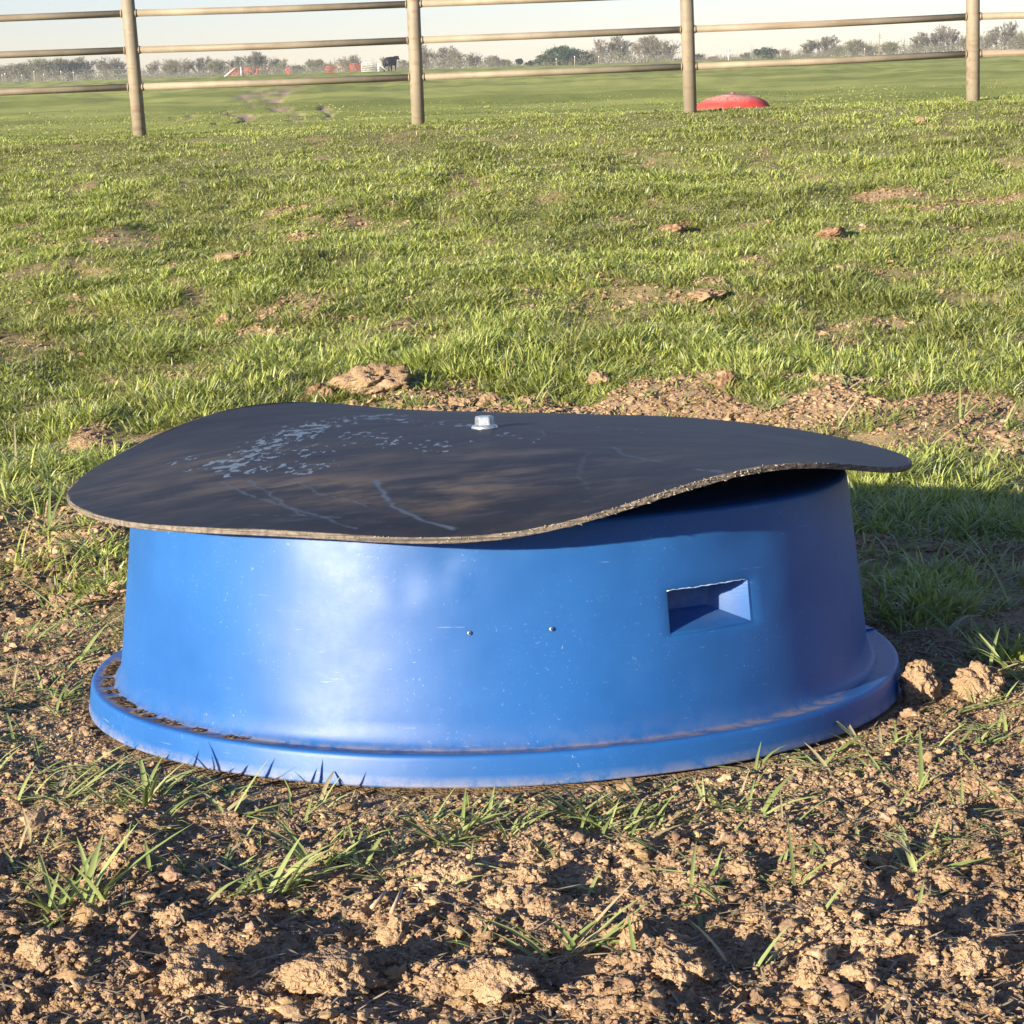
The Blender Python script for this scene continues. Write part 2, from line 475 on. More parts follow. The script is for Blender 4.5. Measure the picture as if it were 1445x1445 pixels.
loc = np.array([0, FY, .5])
def on_post(i, z): return bots[i] + tops[i] * (z - bots[i][2])
railz = []
for i in range(len(PB)):
    zs = [at(PB[i][0], y, FY)[2] for y in RL[i]]
    dz = (zs[0] - zs[2]) / 2
    zs = [zs[2], zs[1], zs[0], zs[0] + dz, zs[0] + 2 * dz]
    railz.append(zs)
for i in range(len(PB)):
    bm = bmesh.new()
    p0 = on_post(i, bots[i][2] - .25) - loc; p1 = on_post(i, railz[i][-1] + .06) - loc
    tube(bm, [p0, p0 * .5 + p1 * .5, p1], .0365, 24)
    bm_obj('post', bm, M_pipe, fence)
for k in range(5):
    for i in range(len(PB) - 1):
        a = on_post(i, railz[i][k]) - loc; b = on_post(i + 1, railz[i + 1][k]) - loc
        d = (b - a) / np.linalg.norm(b - a)
        bm = bmesh.new(); tube(bm, [a + d * .025, a * .5 + b * .5 + np.array([0, 0, -.004 + .006 * random.random()]), b - d * .025], .0185, 16)
        for e, s in ((a + d * .036, 1), (b - d * .036, -1)):      # weld beads
            tube(bm, [e, e + d * .007 * s], .0225, 14)
        bm_obj('rail', bm, M_pipe, fence)

# ---------------------------------------------------------------- the blue feeder
TILT = rad(4.8)
AX = np.array([.003, math.sin(TILT), math.cos(TILT)]); AX /= np.linalg.norm(AX)
AU = np.cross([0, 1, 0], AX); AU /= np.linalg.norm(AU); AV = np.cross(AX, AU)
CEN = C3 + ray(699, 921) * 2.5
FM = Matrix(((AU[0], AV[0], AX[0], CEN[0]), (AU[1], AV[1], AX[1], CEN[1]), (AU[2], AV[2], AX[2], CEN[2]), (0, 0, 0, 1)))
feeder = empty('mineral_feeder', (0, 0, 0), 'low round blue plastic tub on bare soil with a warped black rubber lid', 'feeder')
feeder.matrix_world = FM

def wall_r(h): return .4655 - .0275 * h / .23
HP = [(.4765, -.0022), (.4730, -.0008), (.4698, .001), (.4675, .0045), (.4658, .010)]
hs = list(np.arange(.018, .0985, .008)) + [.0995, .1045, .1095, .1145, .1195, .1245, .1295, .1345, .1395, .1435, .1470] + list(np.arange(.153, .212, .008))
prof = HP + [(wall_r(h), h) for h in hs] + [(.4395, .2155), (.4388, .2235), (.4370, .2265), (.432, .2280), (.40, .2285), (.30, .230), (.15, .234), (.004, .236)]
T0, T1 = 294.75, 309.15
thetas = np.concatenate([np.linspace(T0, T1, 15), np.linspace(T1, T0 + 360, 346)[1:-1]])
nk, nt = len(prof), len(thetas)
TH = np.radians(thetas)
P = np.array(prof); V = np.zeros((nk, nt, 3))
dents = [(261.5, .185, 7, .03, .0022), (248, .21, 5, .02, .0018), (264, .160, 4, .02, -.0012), (264.5, .19, 1.6, .008, .0014), (266, .168, 1.2, .012, -.0009), (259, .16, 2, .02, .0009), (251, .205, 2.5, .01, -.0010), (272, .205, 3, .012, .0010), (290, .19, 3, .02, .0012), (286, .05, 4, .015, .0009), (302, .125, 11, .055, .0035), (308, .188, 6, .018, .0022), (280, .09, 10, .03, .0012), (231, .12, 8, .05, -.0015)]
for a in range(nk):
    h = P[a, 1]; wgt = 1.0 if .012 < h < .225 else .0
    dr = np.zeros(nt)
    for (td, hd, tw, hw, am) in dents:
        dt = (thetas - td + 180) % 360 - 180
        dr -= am * np.exp(-(dt / tw) ** 2 - ((h - hd) / hw) ** 2)
    pp = np.stack([np.cos(TH) * 3, np.sin(TH) * 3, np.full(nt, h * 9)], 1)
    dr += .0012 * fbm3(pp, 1.2, 3, 4)
    r = P[a, 0] + dr * wgt
    V[a, :, 0] = r * np.cos(TH); V[a, :, 1] = r * np.sin(TH); V[a, :, 2] = h
r0 = [k for k in range(nk) if abs(P[k, 1] - .0995) < 1e-6][0]; r1 = [k for k in range(nk) if abs(P[k, 1] - .1470) < 1e-6][0]
i, j = np.meshgrid(np.arange(nk - 1), np.arange(nt), indexing='ij')
keep = ~((i >= r0) & (i < r1) & (j < 14))
j2 = (j + 1) % nt
q = np.stack([i * nt + j, i * nt + j2, (i + 1) * nt + j2, (i + 1) * nt + j], -1)[keep]
for a in range(r0, r1 + 1):
    for b_ in range(15):
        if a in (r0, r1) or b_ in (0, 14): V[a, b_, :2] *= 1 - .0016 / .45
for a in range(r0 + 1, r1):
    pass
Vf = V.reshape(-1, 3)
dirt = smooth(.03, -.004, Vf[:, 2]) * .08 + smooth(.002, -.003, Vf[:, 2]) * .5
body = np_mesh('tub_body', Vf, [q], M_blue, feeder, attrs={'dirt': np.clip(dirt, 0, 1)})
# moulded hand hole
def pol(t, h, dep): r = wall_r(h) - dep; t = math.radians(t); return (r * math.cos(t), r * math.sin(t), h)
bm = bmesh.new()
outer = []
for jj in range(15): outer.append(tuple(V[r1, jj]))
for kk in range(r1 - 1, r0, -1): outer.append(tuple(V[kk, 14]))
for jj in range(14, -1, -1): outer.append(tuple(V[r0, jj]))
for kk in range(r0 + 1, r1): outer.append(tuple(V[kk, 0]))
no = len(outer)
def inner_pt(k, f):
    # parameter along the loop -> inner rectangle
    if k < 15: s, e = k / 14, 'top'
    elif k < 14 + (r1 - r0): s, e = (k - 14) / (r1 - r0), 'right'
    elif k < 14 + (r1 - r0) + 15: s, e = (k - 14 - (r1 - r0)) / 14, 'bottom'
    else: s, e = (k - 28 - (r1 - r0)) / (r1 - r0), 'left'
    TL, TR, BR, BL = (295.0, .1445), (305.6, .1425), (304.6, .119), (295.0, .120)
    a, b = {'top': (TL, TR), 'right': (TR, BR), 'bottom': (BR, BL), 'left': (BL, TL)}[e]
    return a[0] + (b[0] - a[0]) * s, a[1] + (b[1] - a[1]) * s
rings = [[bm.verts.new(Vector(p)) for p in outer]]
for f, dep in ((.12, .004), (.5, .019), (1.0, .038)):
    ring = []
    for k in range(no):
        o = outer[k]; to = math.degrees(math.atan2(o[1], o[0])) % 360
        ti, hi = inner_pt(k, f)
        ring.append(bm.verts.new(Vector(pol(to + (ti - to) * f, o[2] + (hi - o[2]) * f, dep))))
    rings.append(ring)
for A, B in zip(rings, rings[1:]):
    for k in range(no): bm.faces.new((A[k], A[(k + 1) % no], B[(k + 1) % no], B[k]))
bm.faces.new(rings[-1])
hp = bm_obj('hand_hole', bm, M_blue, body, smooth_=False)
hv = np.array([wall_r(v_.co.z) - math.hypot(v_.co.x, v_.co.y) for v_ in hp.data.vertices]); a_ = hp.data.attributes.new('dirt', 'FLOAT', 'POINT'); a_.data.foreach_set('value', (.15 * smooth(.004, .03, hv)).astype(np.float32))
# chewed lip along the hole top, edge highlight painted in as pale colour
M_lip_highlight = mat_simple('chewed_lip_highlight', (.30, .46, .74), (.66, .74, .84), 120, .5)
bm = bmesh.new()
L = [Vector(o) for o in outer]
pts_ = []
for k in range(14):
    for f_ in (0, .5):
        a = L[k].lerp(L[k + 1], f_); pts_.append(a + Vector((a.x, a.y, 0)).normalized() * .0003 + Vector((0, 0, random.uniform(-.0008, .0006))))
tube(bm, pts_, [random.uniform(.0002, .0008) for _ in pts_], 6)
bm_obj('hole_lip', bm, M_lip_highlight, hp)
# rivets
M_rivet = mat_simple('dull_rivet', (.25, .3, .36), (.55, .58, .6), 300, .4, .5, .6)
M_black = mat_simple('dark_hole', (.01, .012, .02), (.02, .02, .03), 50, .8)
for td, h in ((267.25, .117), (278.0, .118)):
    bm = bmesh.new(); t = math.radians(td); nrm = Vector((math.cos(t), math.sin(t), .12)).normalized()
    p = Vector(pol(td, h, -.0002)); 
    tube(bm, [p, p + nrm * .0016, p + nrm * .0022], [.0024, .0021, .0009], 12)
    rv = bm_obj('rivet', bm, M_rivet, body)
    bm = bmesh.new(); tube(bm, [p + nrm * .0020, p + nrm * .0026], .0010, 8); bm_obj('rivet_hole', bm, M_black, body)
# rim
RP = [(.4640, -.0018), (.4760, -.0016), (.4880, -.0010), (.4955, .0002), (.4980, .0000), (.4996, -.0010), (.5006, -.0028), (.5012, -.0060),
      (.5030, -.0200), (.5040, -.0285), (.5050, -.0305), (.5046, -.0325), (.5005, -.0325), (.4975, -.024), (.4950, -.008), (.4640, -.0085)]
def rimwob(V, T):
    w = .0016 * fbm3(np.stack([np.cos(T) * 2.5, np.sin(T) * 2.5, T * 0], 1), 1.0, 3, 77)
    V[..., 2] += w[None, :] * smooth(.48, .50, np.hypot(V[..., 0], V[..., 1]))
    k = 1 + .0022 * fbm3(np.stack([np.cos(T) * 2, np.sin(T) * 2, T * 0 + 5], 1), 1.3, 2, 78)
    V[..., 0] *= k[None, :]; V[..., 1] *= k[None, :]
    return V
rim = lathe('base_rim', RP, M_blue, feeder, 360, rimwob)
co = np.zeros(len(rim.data.vertices) * 3); rim.data.vertices.foreach_get('co', co); co = co.reshape(-1, 3)
ang = np.degrees(np.arctan2(co[:, 1], co[:, 0])) % 360; rr = np.hypot(co[:, 0], co[:, 1])
shelf = (1 - smooth(.486, .4985, rr)) * (co[:, 2] > -.0050)
lowc = smooth(-.022, -.032, co[:, 2]) * .45
dd = shelf * (1.0 * smooth(160, 185, ang) * (1 - smooth(232, 250, ang)) + .6 * smooth(232, 250, ang) * (1 - smooth(318, 328, ang))) + lowc * (co[:, 2] > -.0330)
a_ = rim.data.attributes.new('dirt', 'FLOAT', 'POINT'); a_.data.foreach_set('value', np.clip(dd, 0, 1).astype(np.float32))
# overlap seam where the rim is joined, right side
bm = bmesh.new()
t = rad(9)
for s in (0,):
    prev = None
    for (r_, z_) in [(.470, .0002), (.480, .0004), (.490, .0012), (.4960, .0022), (.4990, .0018), (.5012, .0004), (.5026, -.0030), (.5034, -.010), (.5050, -.026), (.5058, -.031)]:
        cur = [bm.verts.new((r_ * math.cos(t + d), r_ * math.sin(t + d), z_ + e)) for d, e in ((-.010, -.0022), (-.008, 0), (.010, 0), (.013, -.0022))]
        if prev:
            for k in range(3): bm.faces.new((prev[k], prev[k + 1], cur[k + 1], cur[k]))
        prev = cur
sm = bm_obj('rim_seam', bm, M_blue, rim)

# ---- rubber lid
LP = [0.2492, 0.0008, 0.0112, -0.0064, -0.0192, -0.001, 0.0009, -0.0106, 0.0029, 0.0013, 0.0006, 0.0038, 0.0023, 0.0005, -0.0014, -0.0008, -0.001]
LR, LZ, LT = .5155, .2845, .0058
def lid_z(r, th):
    s = r / LR
    z = LZ + (LP[0] - LZ) * s ** 2.0 + (LP[1] * np.cos(th) + LP[2] * np.sin(th)) * s ** 1.6
    for k in range(2, 9): z = z + (LP[2 * k - 1] * np.cos(k * th) + LP[2 * k] * np.sin(k * th)) * s ** (k * .85 + .3)
    return z
def lid_hit(px, py):
    d = ray(px, py); h = .27
    for _ in range(12):
        o = CEN + h * AX; t = ((o - C3) @ AX) / (d @ AX); Pp = C3 + t * d - CEN
        lx, ly = Pp @ AU, Pp @ AV
        h = .6 * h + .4 * lid_z(min(math.hypot(lx, ly), .55), math.atan2(ly, lx))
    return lx, ly
NR, NTH = 170, 720
rs_ = np.concatenate([[.001], np.linspace(0, 1, NR)[1:] ** .9 * LR]); TH = np.linspace(0, 2 * np.pi, NTH, endpoint=False)
RR, TT = np.meshgrid(rs_, TH, indexing='ij')
LX, LY = RR * np.cos(TT), RR * np.sin(TT)
LZZ = lid_z(RR, TT) + .0010 * fbm2(LX, LY, .12, 3, 21) * smooth(.05, .1, RR)
scr = np.zeros(LX.shape); pale_flakes = np.zeros(LX.shape); dust = np.zeros(LX.shape)
LINES = [([(530, 678), (543, 700), (556, 716), (590, 732), (640, 746)], 3.2, 1), ([(350, 678), (385, 700), (404, 714), (450, 728), (500, 745)], 2.2, .8), ([(312, 680), (350, 698), (395, 712), (430, 727), (480, 730)], 2.0, .7),
         ([(420, 680), (450, 697), (495, 706), (520, 715)], 1.8, .6), ([(350, 727), (440, 727)], 1.6, .55), ([(735, 603), (765, 608), (768, 616)], 1.8, .8), ([(780, 605), (860, 612), (960, 625), (1060, 637), (1130, 645)], 1.7, .5),
         ([(865, 630), (880, 640), (935, 653)], 2.2, .8), ([(980, 662), (1005, 663), (1018, 667)], 3.2, 1), ([(800, 607), (850, 608)], 2.4, .9), ([(828, 640), (815, 670), (830, 690)], 2, .35), ([(805, 710), (850, 706)], 2, .3)]
for pts, w, s in LINES:
    W = [lid_hit(*p) for p in pts]
    for k in range(len(W) - 1):
        (x0, y0), (x1, y1) = W[k], W[k + 1]; ax_, ay_ = x1 - x0, y1 - y0
        jx = .004 * noise2(LX / .02, LY / .02, 5)
        t = np.clip(((LX - x0) * ax_ + (LY - y0) * ay_) / (ax_ ** 2 + ay_ ** 2 + 1e-9), 0, 1)
        d = np.hypot(LX + jx - x0 - t * ax_, (LY - y0 - t * ay_)) / (w / 1000 * .72)
        scr = np.maximum(scr, s * (1 - smooth(.6, 1.5, d)))
for (px0, py0, px1, py1, w, s) in [(310, 655, 345, 662, .05, 1), (345, 650, 385, 625, .05, 1), (385, 625, 450, 600, .06, 1), (450, 600, 530, 588, .055, 1), (530, 590, 655, 600, .030, .75), (420, 655, 440, 660, .045, .85), (500, 612, 620, 630, .06, .55), (430, 640, 520, 618, .05, .6), (240, 655, 270, 645, .02, .6), (690, 607, 740, 622, .03, .5), (780, 600, 1000, 618, .03, .35)]:
    (x0, y0), (x1, y1) = lid_hit(px0, py0), lid_hit(px1, py1); ax_, ay_ = x1 - x0, y1 - y0
    t = np.clip(((LX - x0) * ax_ + (LY - y0) * ay_) / (ax_ ** 2 + ay_ ** 2 + 1e-9), 0, 1)
    d = np.hypot(LX - x0 - t * ax_, LY - y0 - t * ay_) / w
    pale_flakes = np.maximum(pale_flakes, .93 * s * (1 - smooth(.3, 1.25, d)))
for (px0, py0, px1, py1, w, s) in [(380, 690, 640, 700, .06, .9), (560, 690, 760, 670, .06, .75), (300, 672, 330, 690, .05, .5), (220, 655, 500, 650, .08, .4), (680, 640, 900, 640, .07, .5), (150, 690, 260, 700, .05, .35)]:
    (x0, y0), (x1, y1) = lid_hit(px0, py0), lid_hit(px1, py1); ax_, ay_ = x1 - x0, y1 - y0
    t = np.clip(((LX - x0) * ax_ + (LY - y0) * ay_) / (ax_ ** 2 + ay_ ** 2 + 1e-9), 0, 1)
    d = np.hypot(LX - x0 - t * ax_, LY - y0 - t * ay_) / w
    dust = np.maximum(dust, s * (1 - smooth(.2, 1.6, d)))
top = np.stack([LX, LY, LZZ], -1).reshape(-1, 3)
nb = 30
RB, TB = np.meshgrid(np.linspace(.001, LR, nb), TH[::4], indexing='ij')
bot = np.stack([RB * np.cos(TB), RB * np.sin(TB), lid_z(RB, TB) - LT], -1).reshape(-1, 3)
def gridq(n0, nr_, nth, flip=False):
    i, j = np.meshgrid(np.arange(nr_ - 1), np.arange(nth), indexing='ij'); j2 = (j + 1) % nth
    q = np.stack([i * nth + j, (i + 1) * nth + j, (i + 1) * nth + j2, i * nth + j2], -1).reshape(-1, 4) + n0
    return q[:, ::-1] if flip else q
qs = np.concatenate([gridq(0, len(rs_), NTH), gridq(len(top), nb, NTH // 4, True)])
def mat_rubber():
    t = NT('black_rubber')
    n1 = t.noise(7, 5, .65, t.mapping((1, 2.2, 1), (0, 0, .5))); n2 = t.noise(120, 3, .7)
    c = t.mix(t.ramp(n1, .35, .7), (.015, .016, .020), (.028, .029, .033))
    ds = t.attr('dust').outputs['Fac']
    dn = t.noise(1, 5, .65, t.mapping((9, 22, 9), (0, 0, -.35)))
    c = t.mix(t.math('MULTIPLY', ds, t.ramp(dn, .40, .68)), c, (.135, .105, .075))
    c = t.mix(t.ramp(n2, .55, .8, 0, .15), c, (.10, .09, .08))
    st = t.noise(1, 4, .6, t.mapping((16, 60, 16), (0, 0, .3)))
    c = t.mix(t.math('MULTIPLY', t.ramp(st, .52, .72), .18), c, (.12, .11, .10))
    fl = t.noise(1, 3, .55, t.mapping((95, 50, 30), (0, 0, -.6)), .3)
    sc_ = t.attr('pale_flakes').outputs['Fac']  # pale blue-grey flakes mixed into the rubber colour inside this mask
    thr = t.math('SUBTRACT', .72, t.math('MULTIPLY', sc_, .215))
    f1 = t.ramp(t.math('SUBTRACT', fl, thr), 0, .018)
    f1 = t.math('MULTIPLY', f1, t.ramp(sc_, .02, .12))
    c = t.mix(f1, c, t.mix(n2, (.085, .125, .17), (.18, .245, .32)))
    sl = t.attr('scratch').outputs['Fac']
    c = t.mix(t.math('MULTIPLY', sl, t.ramp(t.noise(55, 3), .3, .5, .4, .9)), c, (.07, .10, .145))
    t.bump(t.math('ADD', t.math('MULTIPLY', n2, .3), t.math('MULTIPLY', n1, .6)), .25, .004)
    return t.set(c, t.math('ADD', .46, t.math('MULTIPLY', n1, .22)), .34)
M_rub = mat_rubber()
pad = np.zeros(len(bot))
lid = np_mesh('rubber_lid', np.concatenate([top, bot]), [qs], M_rub, feeder, attrs={'scratch': np.concatenate([scr.ravel(), pad]), 'pale_flakes': np.concatenate([pale_flakes.ravel(), pad]), 'dust': np.concatenate([dust.ravel(), pad])})
# layered cloth edge
def mat_edge():
    t = NT('layered_cut_edge'); z = t.noise(1, 3, .6, t.mapping((6, 6, 500))); n = t.noise(160, 4, .7)
    c = t.mix(t.ramp(n, .35, .65), (.12, .10, .08), (.24, .20, .155))
    c = t.mix(t.ramp(z, .48, .6, 0, .8), c, (.05, .045, .04)); t.bump(n, .8, .002)
    return t.set(c, .85, .2)
M_edge = mat_edge()
NE = 1440; TE = np.linspace(0, 2 * np.pi, NE, endpoint=False)
zt = lid_z(LR, TE)
prof_e = [(-.003, .0002), (-.0004, .0003), (.0006, -.0004), (.0003, -.0018), (.0008, -.0030), (.0002, -.0040), (.0007, -.0052), (0, -.0062), (-.003, -.0060)]
VE = []
for k, (dr, dz) in enumerate(prof_e):
    ruf = .35 + 1.3 * np.exp(-((np.degrees(TE) - 292) / 16) ** 2); jr = (fbm2(TE * 60, TE * 0 + k, 1.0, 3, 12)) * .0011 * ruf * (k not in (0, 8)); jz = (fbm2(TE * 60, TE * 0 + k + 30, 1.0, 3, 12)) * .0007 * ruf * (k in (1, 2, 6, 7))
    VE.append(np.stack([(LR + dr + jr) * np.cos(TE), (LR + dr + jr) * np.sin(TE), zt + dz + jz], 1))
np_mesh('cloth_edge', np.concatenate(VE), [gridq(0, len(prof_e), NE, False)], M_edge, lid)
bm = bmesh.new()                                                            # frayed threads, thickest on the lifted side
for k in range(150):
    td = random.choice([random.uniform(255, 318), random.gauss(292, 8), random.gauss(296, 5), random.gauss(288, 6)])
    t = rad(td); z = float(lid_z(LR, np.array([t]))[0]) - random.choice([0, .0005, .001, .003, .0055])
    r_ = LR + .0005; p = Vector((r_ * math.cos(t), r_ * math.sin(t), z)); L_ = random.uniform(.001, .0045)
    d = Vector((math.cos(t), math.sin(t), 0)) * random.uniform(0, .5) + Vector((-math.sin(t), math.cos(t), 0)) * random.uniform(-1, 1) + Vector((0, 0, random.uniform(-.4, .6)))
    d.normalize(); w_ = random.uniform(.0003, .0007)
    tube(bm, [p, p + d * L_ * .5 + Vector((0, 0, random.uniform(-.0006, .0006))), p + d * L_], [w_, w_, w_ * .5], 4)
M_thread = mat_simple('pale_threads', (.28, .235, .17), (.42, .365, .28), 80, .9)
tag(bm_obj('frayed_threads', bm, M_thread, lid), kind='stuff')
# bolt
M_zinc = mat_simple('zinc_steel', (.42, .46, .48), (.62, .67, .69), 260, .38, .5, .75)
bx_, by_ = lid_hit(684, 604); bz_ = float(lid_z(np.array(math.hypot(bx_, by_)), math.atan2(by_, bx_))) + .0005
bolt = empty('bolt'); bolt.parent = lid; bolt.location = (0, 0, 0)
bpy.data.objects.remove(bolt)
bm = bmesh.new()
tube(bm, [(bx_, by_, bz_ - .002), (bx_, by_, bz_ + .0012), (bx_, by_, bz_ + .0030), (bx_, by_, bz_ + .0042)], [.0165, .0168, .0152, .0118], 48)
washer = bm_obj('washer', bm, M_zinc, lid)
bm = bmesh.new()
tube(bm, [(bx_, by_, bz_ + .003), (bx_, by_, bz_ + .0125), (bx_, by_, bz_ + .0146)], [.0124, .0124, .0110], 6)
bmesh.ops.rotate(bm, verts=bm.verts, cent=(bx_, by_, bz_), matrix=Matrix.Rotation(rad(12), 3, 'Z'))
bmesh.ops.bevel(bm, geom=bm.edges[:], offset=.0007, segments=2, affect='EDGES')
bm_obj('bolt_head', bm, M_zinc, lid, smooth_=False)

# ---------------------------------------------------------------- soil clods that stand out
def ico(sub):
    bm = bmesh.new(); bmesh.ops.create_icosphere(bm, subdivisions=sub, radius=1)
    v = np.array([x.co[:] for x in bm.verts]); f = np.array([[x.index for x in y.verts] for y in bm.faces]); bm.free(); return v, f
ICO = {s: ico(s) for s in (1, 2, 3, 5)}
M_clod2 = mat_simple('reddish_brown_soil', (.13, .075, .045), (.36, .23, .14), 38, .95, .12, 0, .01)
def clod(px, py, w, h, label, seed, depth=None, group='soil clods lying about', dark=False):
    v, f = ICO[5]
    g = ground_hit(px, py); z = float(ground(np.array([g[0]]), np.array([g[1]]))[0])
    s = g[1] / F
    n = fbm3(v, 1.3, 5, seed, .58); n2 = np.abs(fbm3(v, 4.5, 3, seed + 50, .6))
    r = 1 + .42 * n - .16 * n2 + .05 * noise3(v * 14, seed + 3)
    q = v * r[:, None]
    q *= np.array([w * s / 2, (depth or w * .8) * s / 2, h * s / 2]) * .93
    q = q @ np.array(Matrix.Rotation(seed * .7 % .6 - .3, 3, 'Y'))
    q[:, 2] += h * s * (.32 if g[1] < 4 else .17)
    o = np_mesh('soil_clod', q, [f], M_clod2 if dark or 'brown' in label and g[1] > 4 else M_clod)
    o.location = (g[0], g[1], z - .002)
    return tag(o, label, 'soil clod', group)
clod(1297, 990, 62, 74, 'ragged brown clod touching the right side of the blue rim', 3)
clod(1380, 985, 72, 58, 'big crumbly tan clod right of the ragged one by the blue rim', 8)
clod(515, 552, 100, 44, 'widest pale clod in the soil strip behind the black lid', 5, 70)
clod(450, 562, 46, 34, 'brown clod at the left foot of the widest clod behind the lid', 6)
clod(848, 545, 36, 26, 'small pale squarish clod at the grass edge behind the lid', 7)
clod(1026, 556, 44, 40, 'rounded brown clod beside bright grass behind the right half of the lid', 12)
clod(694, 562, 44, 24, 'flat clod in the soil strip right above the bolt', 13)
clod(652, 566, 40, 26, 'low clod in the soil strip just left of the bolt', 14)
clod(132, 636, 66, 38, 'tan clod in the grass above the left end of the lid', 9)
clod(316, 452, 36, 24, 'tan clod at the left end of the bare patch in the grass', 10)
clod(325, 374, 90, 18, 'long pale clod in the left half of the pasture', 11, 40)
clod(950, 322, 50, 20, 'dark brown clod in the middle distance behind the lid', 15, 40)
clod(1175, 344, 44, 20, 'reddish brown clod in the right half of the pasture', 16, 40)
clod(995, 420, 56, 20, 'flat smooth tan clod in the grass right of centre', 17, 50)
clod(1300, 174, 20, 12, 'small orange clod near the rightmost fence post', 18)
clod(85, 840, 40, 26, 'reddish clod in the weeds left of the blue tub', 19)
clod(1295, 1325, 66, 56, 'large rounded clod in the right foreground', 20)
clod(1145, 1395, 56, 56, 'pale crumbly clod low in the right foreground', 21)
clod(1212, 1400, 64, 42, 'wide clod right of the pale crumbly clod in the foreground', 22)
clod(1375, 1375, 90, 52, 'lumpy clod at the right edge of the foreground', 23)
clod(240, 1312, 52, 40, 'dark round clod in the left foreground', 24)
clod(280, 1395, 130, 62, 'broad flat clod at the bottom left', 25, 130)
clod(682, 1312, 50, 32, 'small egg shaped clod in the shaded hollow of the foreground', 26)
clod(748, 1262, 84, 54, 'pale smooth faced clod in the centre foreground', 27)
clod(560, 1318, 54, 44, 'ragged clod left of the egg shaped clod', 28)
clod(892, 1345, 44, 50, 'upright clod right of the grass seedling in the foreground', 29)
clod(165, 1230, 50, 36, 'small clod below the long seedlings at the left', 30)
clod(1050, 1250, 60, 36, 'crumbled clod in the soil below the right part of the rim', 31)
clod(1190, 1255, 60, 40, 'knobbly clod right of centre in the foreground soil', 32)
clod(470, 1390, 120, 60, 'wide cracked clod at the bottom left of centre', 33, 110)
clod(700, 1405, 130, 60, 'wide crumbly mound at the bottom centre', 34, 110)
clod(60, 1360, 80, 50, 'brown clod at the bottom left corner', 35)
clod(960, 1400, 90, 56, 'knotted clod at the bottom right of centre', 36)

# ---------------------------------------------------------------- loose crumbs (uncountable)
def crumbs(name, N, smin, smax, sub, sampler, protos=14, seed=1, power=2.2):
    v, f = ICO[sub]; rs = np.random.RandomState(seed)
    x, y = sampler(N, rs); N = len(x)
    z = ground(x, y)
    s = smin * (1 - rs.rand(N) * (1 - (smin / smax) ** power)) ** (-1 / power)
    P_ = []
    for k in range(protos):
        r = 1 + .42 * fbm3(v, 1.4, 4, seed * 100 + k, .75)
        w_ = v * r[:, None]
        for _c in range(5 if smin < .004 else 2):                                  # broken faces
            nn = rs.randn(3); nn /= np.linalg.norm(nn); dd_ = w_ @ nn - rs.uniform(.35, .7); w_ = w_ - np.maximum(dd_, 0)[:, None] * nn * .9
        if sub >= 2: w_ = w_ * (1 + .26 * fbm3(v, 5.0, 2, seed * 7 + k, .7))[:, None]
        P_.append(w_ * (np.array([1.15, .85, .6]) * (.7 + .6 * rs.rand(3))))
    P_ = np.array(P_); kind = rs.randint(0, protos, N)
    a = rs.rand(N) * 6.283; b = (rs.rand(N) - .5) * 1.4
    ca, sa, cb, sb = np.cos(a), np.sin(a), np.cos(b), np.sin(b)
    V = P_[kind] * s[:, None, None]
    X_, Y_, Z_ = V[..., 0], V[..., 1], V[..., 2]
    Y2 = Y_ * cb[:, None] - Z_ * sb[:, None]; Z2 = Y_ * sb[:, None] + Z_ * cb[:, None]
    X3 = X_ * ca[:, None] - Y2 * sa[:, None]; Y3 = X_ * sa[:, None] + Y2 * ca[:, None]
    V = np.stack([X3 + x[:, None], Y3 + y[:, None], Z2 + (z + s * .22)[:, None]], -1).reshape(-1, 3)
    Fq = (f[None] + (np.arange(N) * len(v))[:, None, None]).reshape(-1, 3)
    tone = .72 + .50 * rs.rand(N) ** 1.3
    c = np.stack([tone, tone * (.96 + .08 * rs.rand(N)), tone * (.9 + .2 * rs.rand(N))], 1)
    return np_mesh(name, V, [Fq], M_soil, smooth_=sub > 2 or smin > .004, colors=np.repeat(c, len(v), 0))
def fan_sample(N, rs, y0, y1, pw, ulim=.33):
    # density falls with distance as y**-pw
    t = rs.rand(N); y = (y0 ** (1 - pw + 1) + t * (y1 ** (2 - pw) - y0 ** (2 - pw))) ** (1 / (2 - pw)) if pw != 2 else y0 * (y1 / y0) ** t
    return (rs.rand(N) * 2 - 1) * ulim * y, y
def keep_soil(N, rs, y0, y1, pw, patchy=.5):
    x, y = fan_sample(N, rs, y0, y1, pw)
    w = np.maximum(soil_zone(x, y), bare(x, y) ** 2 * 1.0)
    w *= (1 - patchy) + patchy * smooth(-.25, .35, fbm2(x, y, .16, 3, 91))
    k = (rs.rand(N) < w) & (np.hypot(x - CX, y - CY) > .509)
    return x[k], y[k]
o = crumbs('soil_crumbs', 150000, .0014, .005, 1, lambda n, r: keep_soil(n, r, 1.15, 3.4, 2), seed=2)
tag(o, 'fine brown soil crumbs', kind='stuff')
o = crumbs('soil_lumps', 8000, .004, .012, 3, lambda n, r: keep_soil(n // 3, r, 1.15, 3.0, 2, .7), seed=3, power=2.6)
tag(o, 'lumpy brown soil crumbs', kind='stuff')
o = crumbs('distant_soil_crumbs', 170000, .004, .014, 1, lambda n, r: keep_soil(n, r, 3.0, 9.5, 1.5, .3), seed=4, power=2.7)
tag(o, 'pale soil crumbs in the bare patches', kind='stuff')

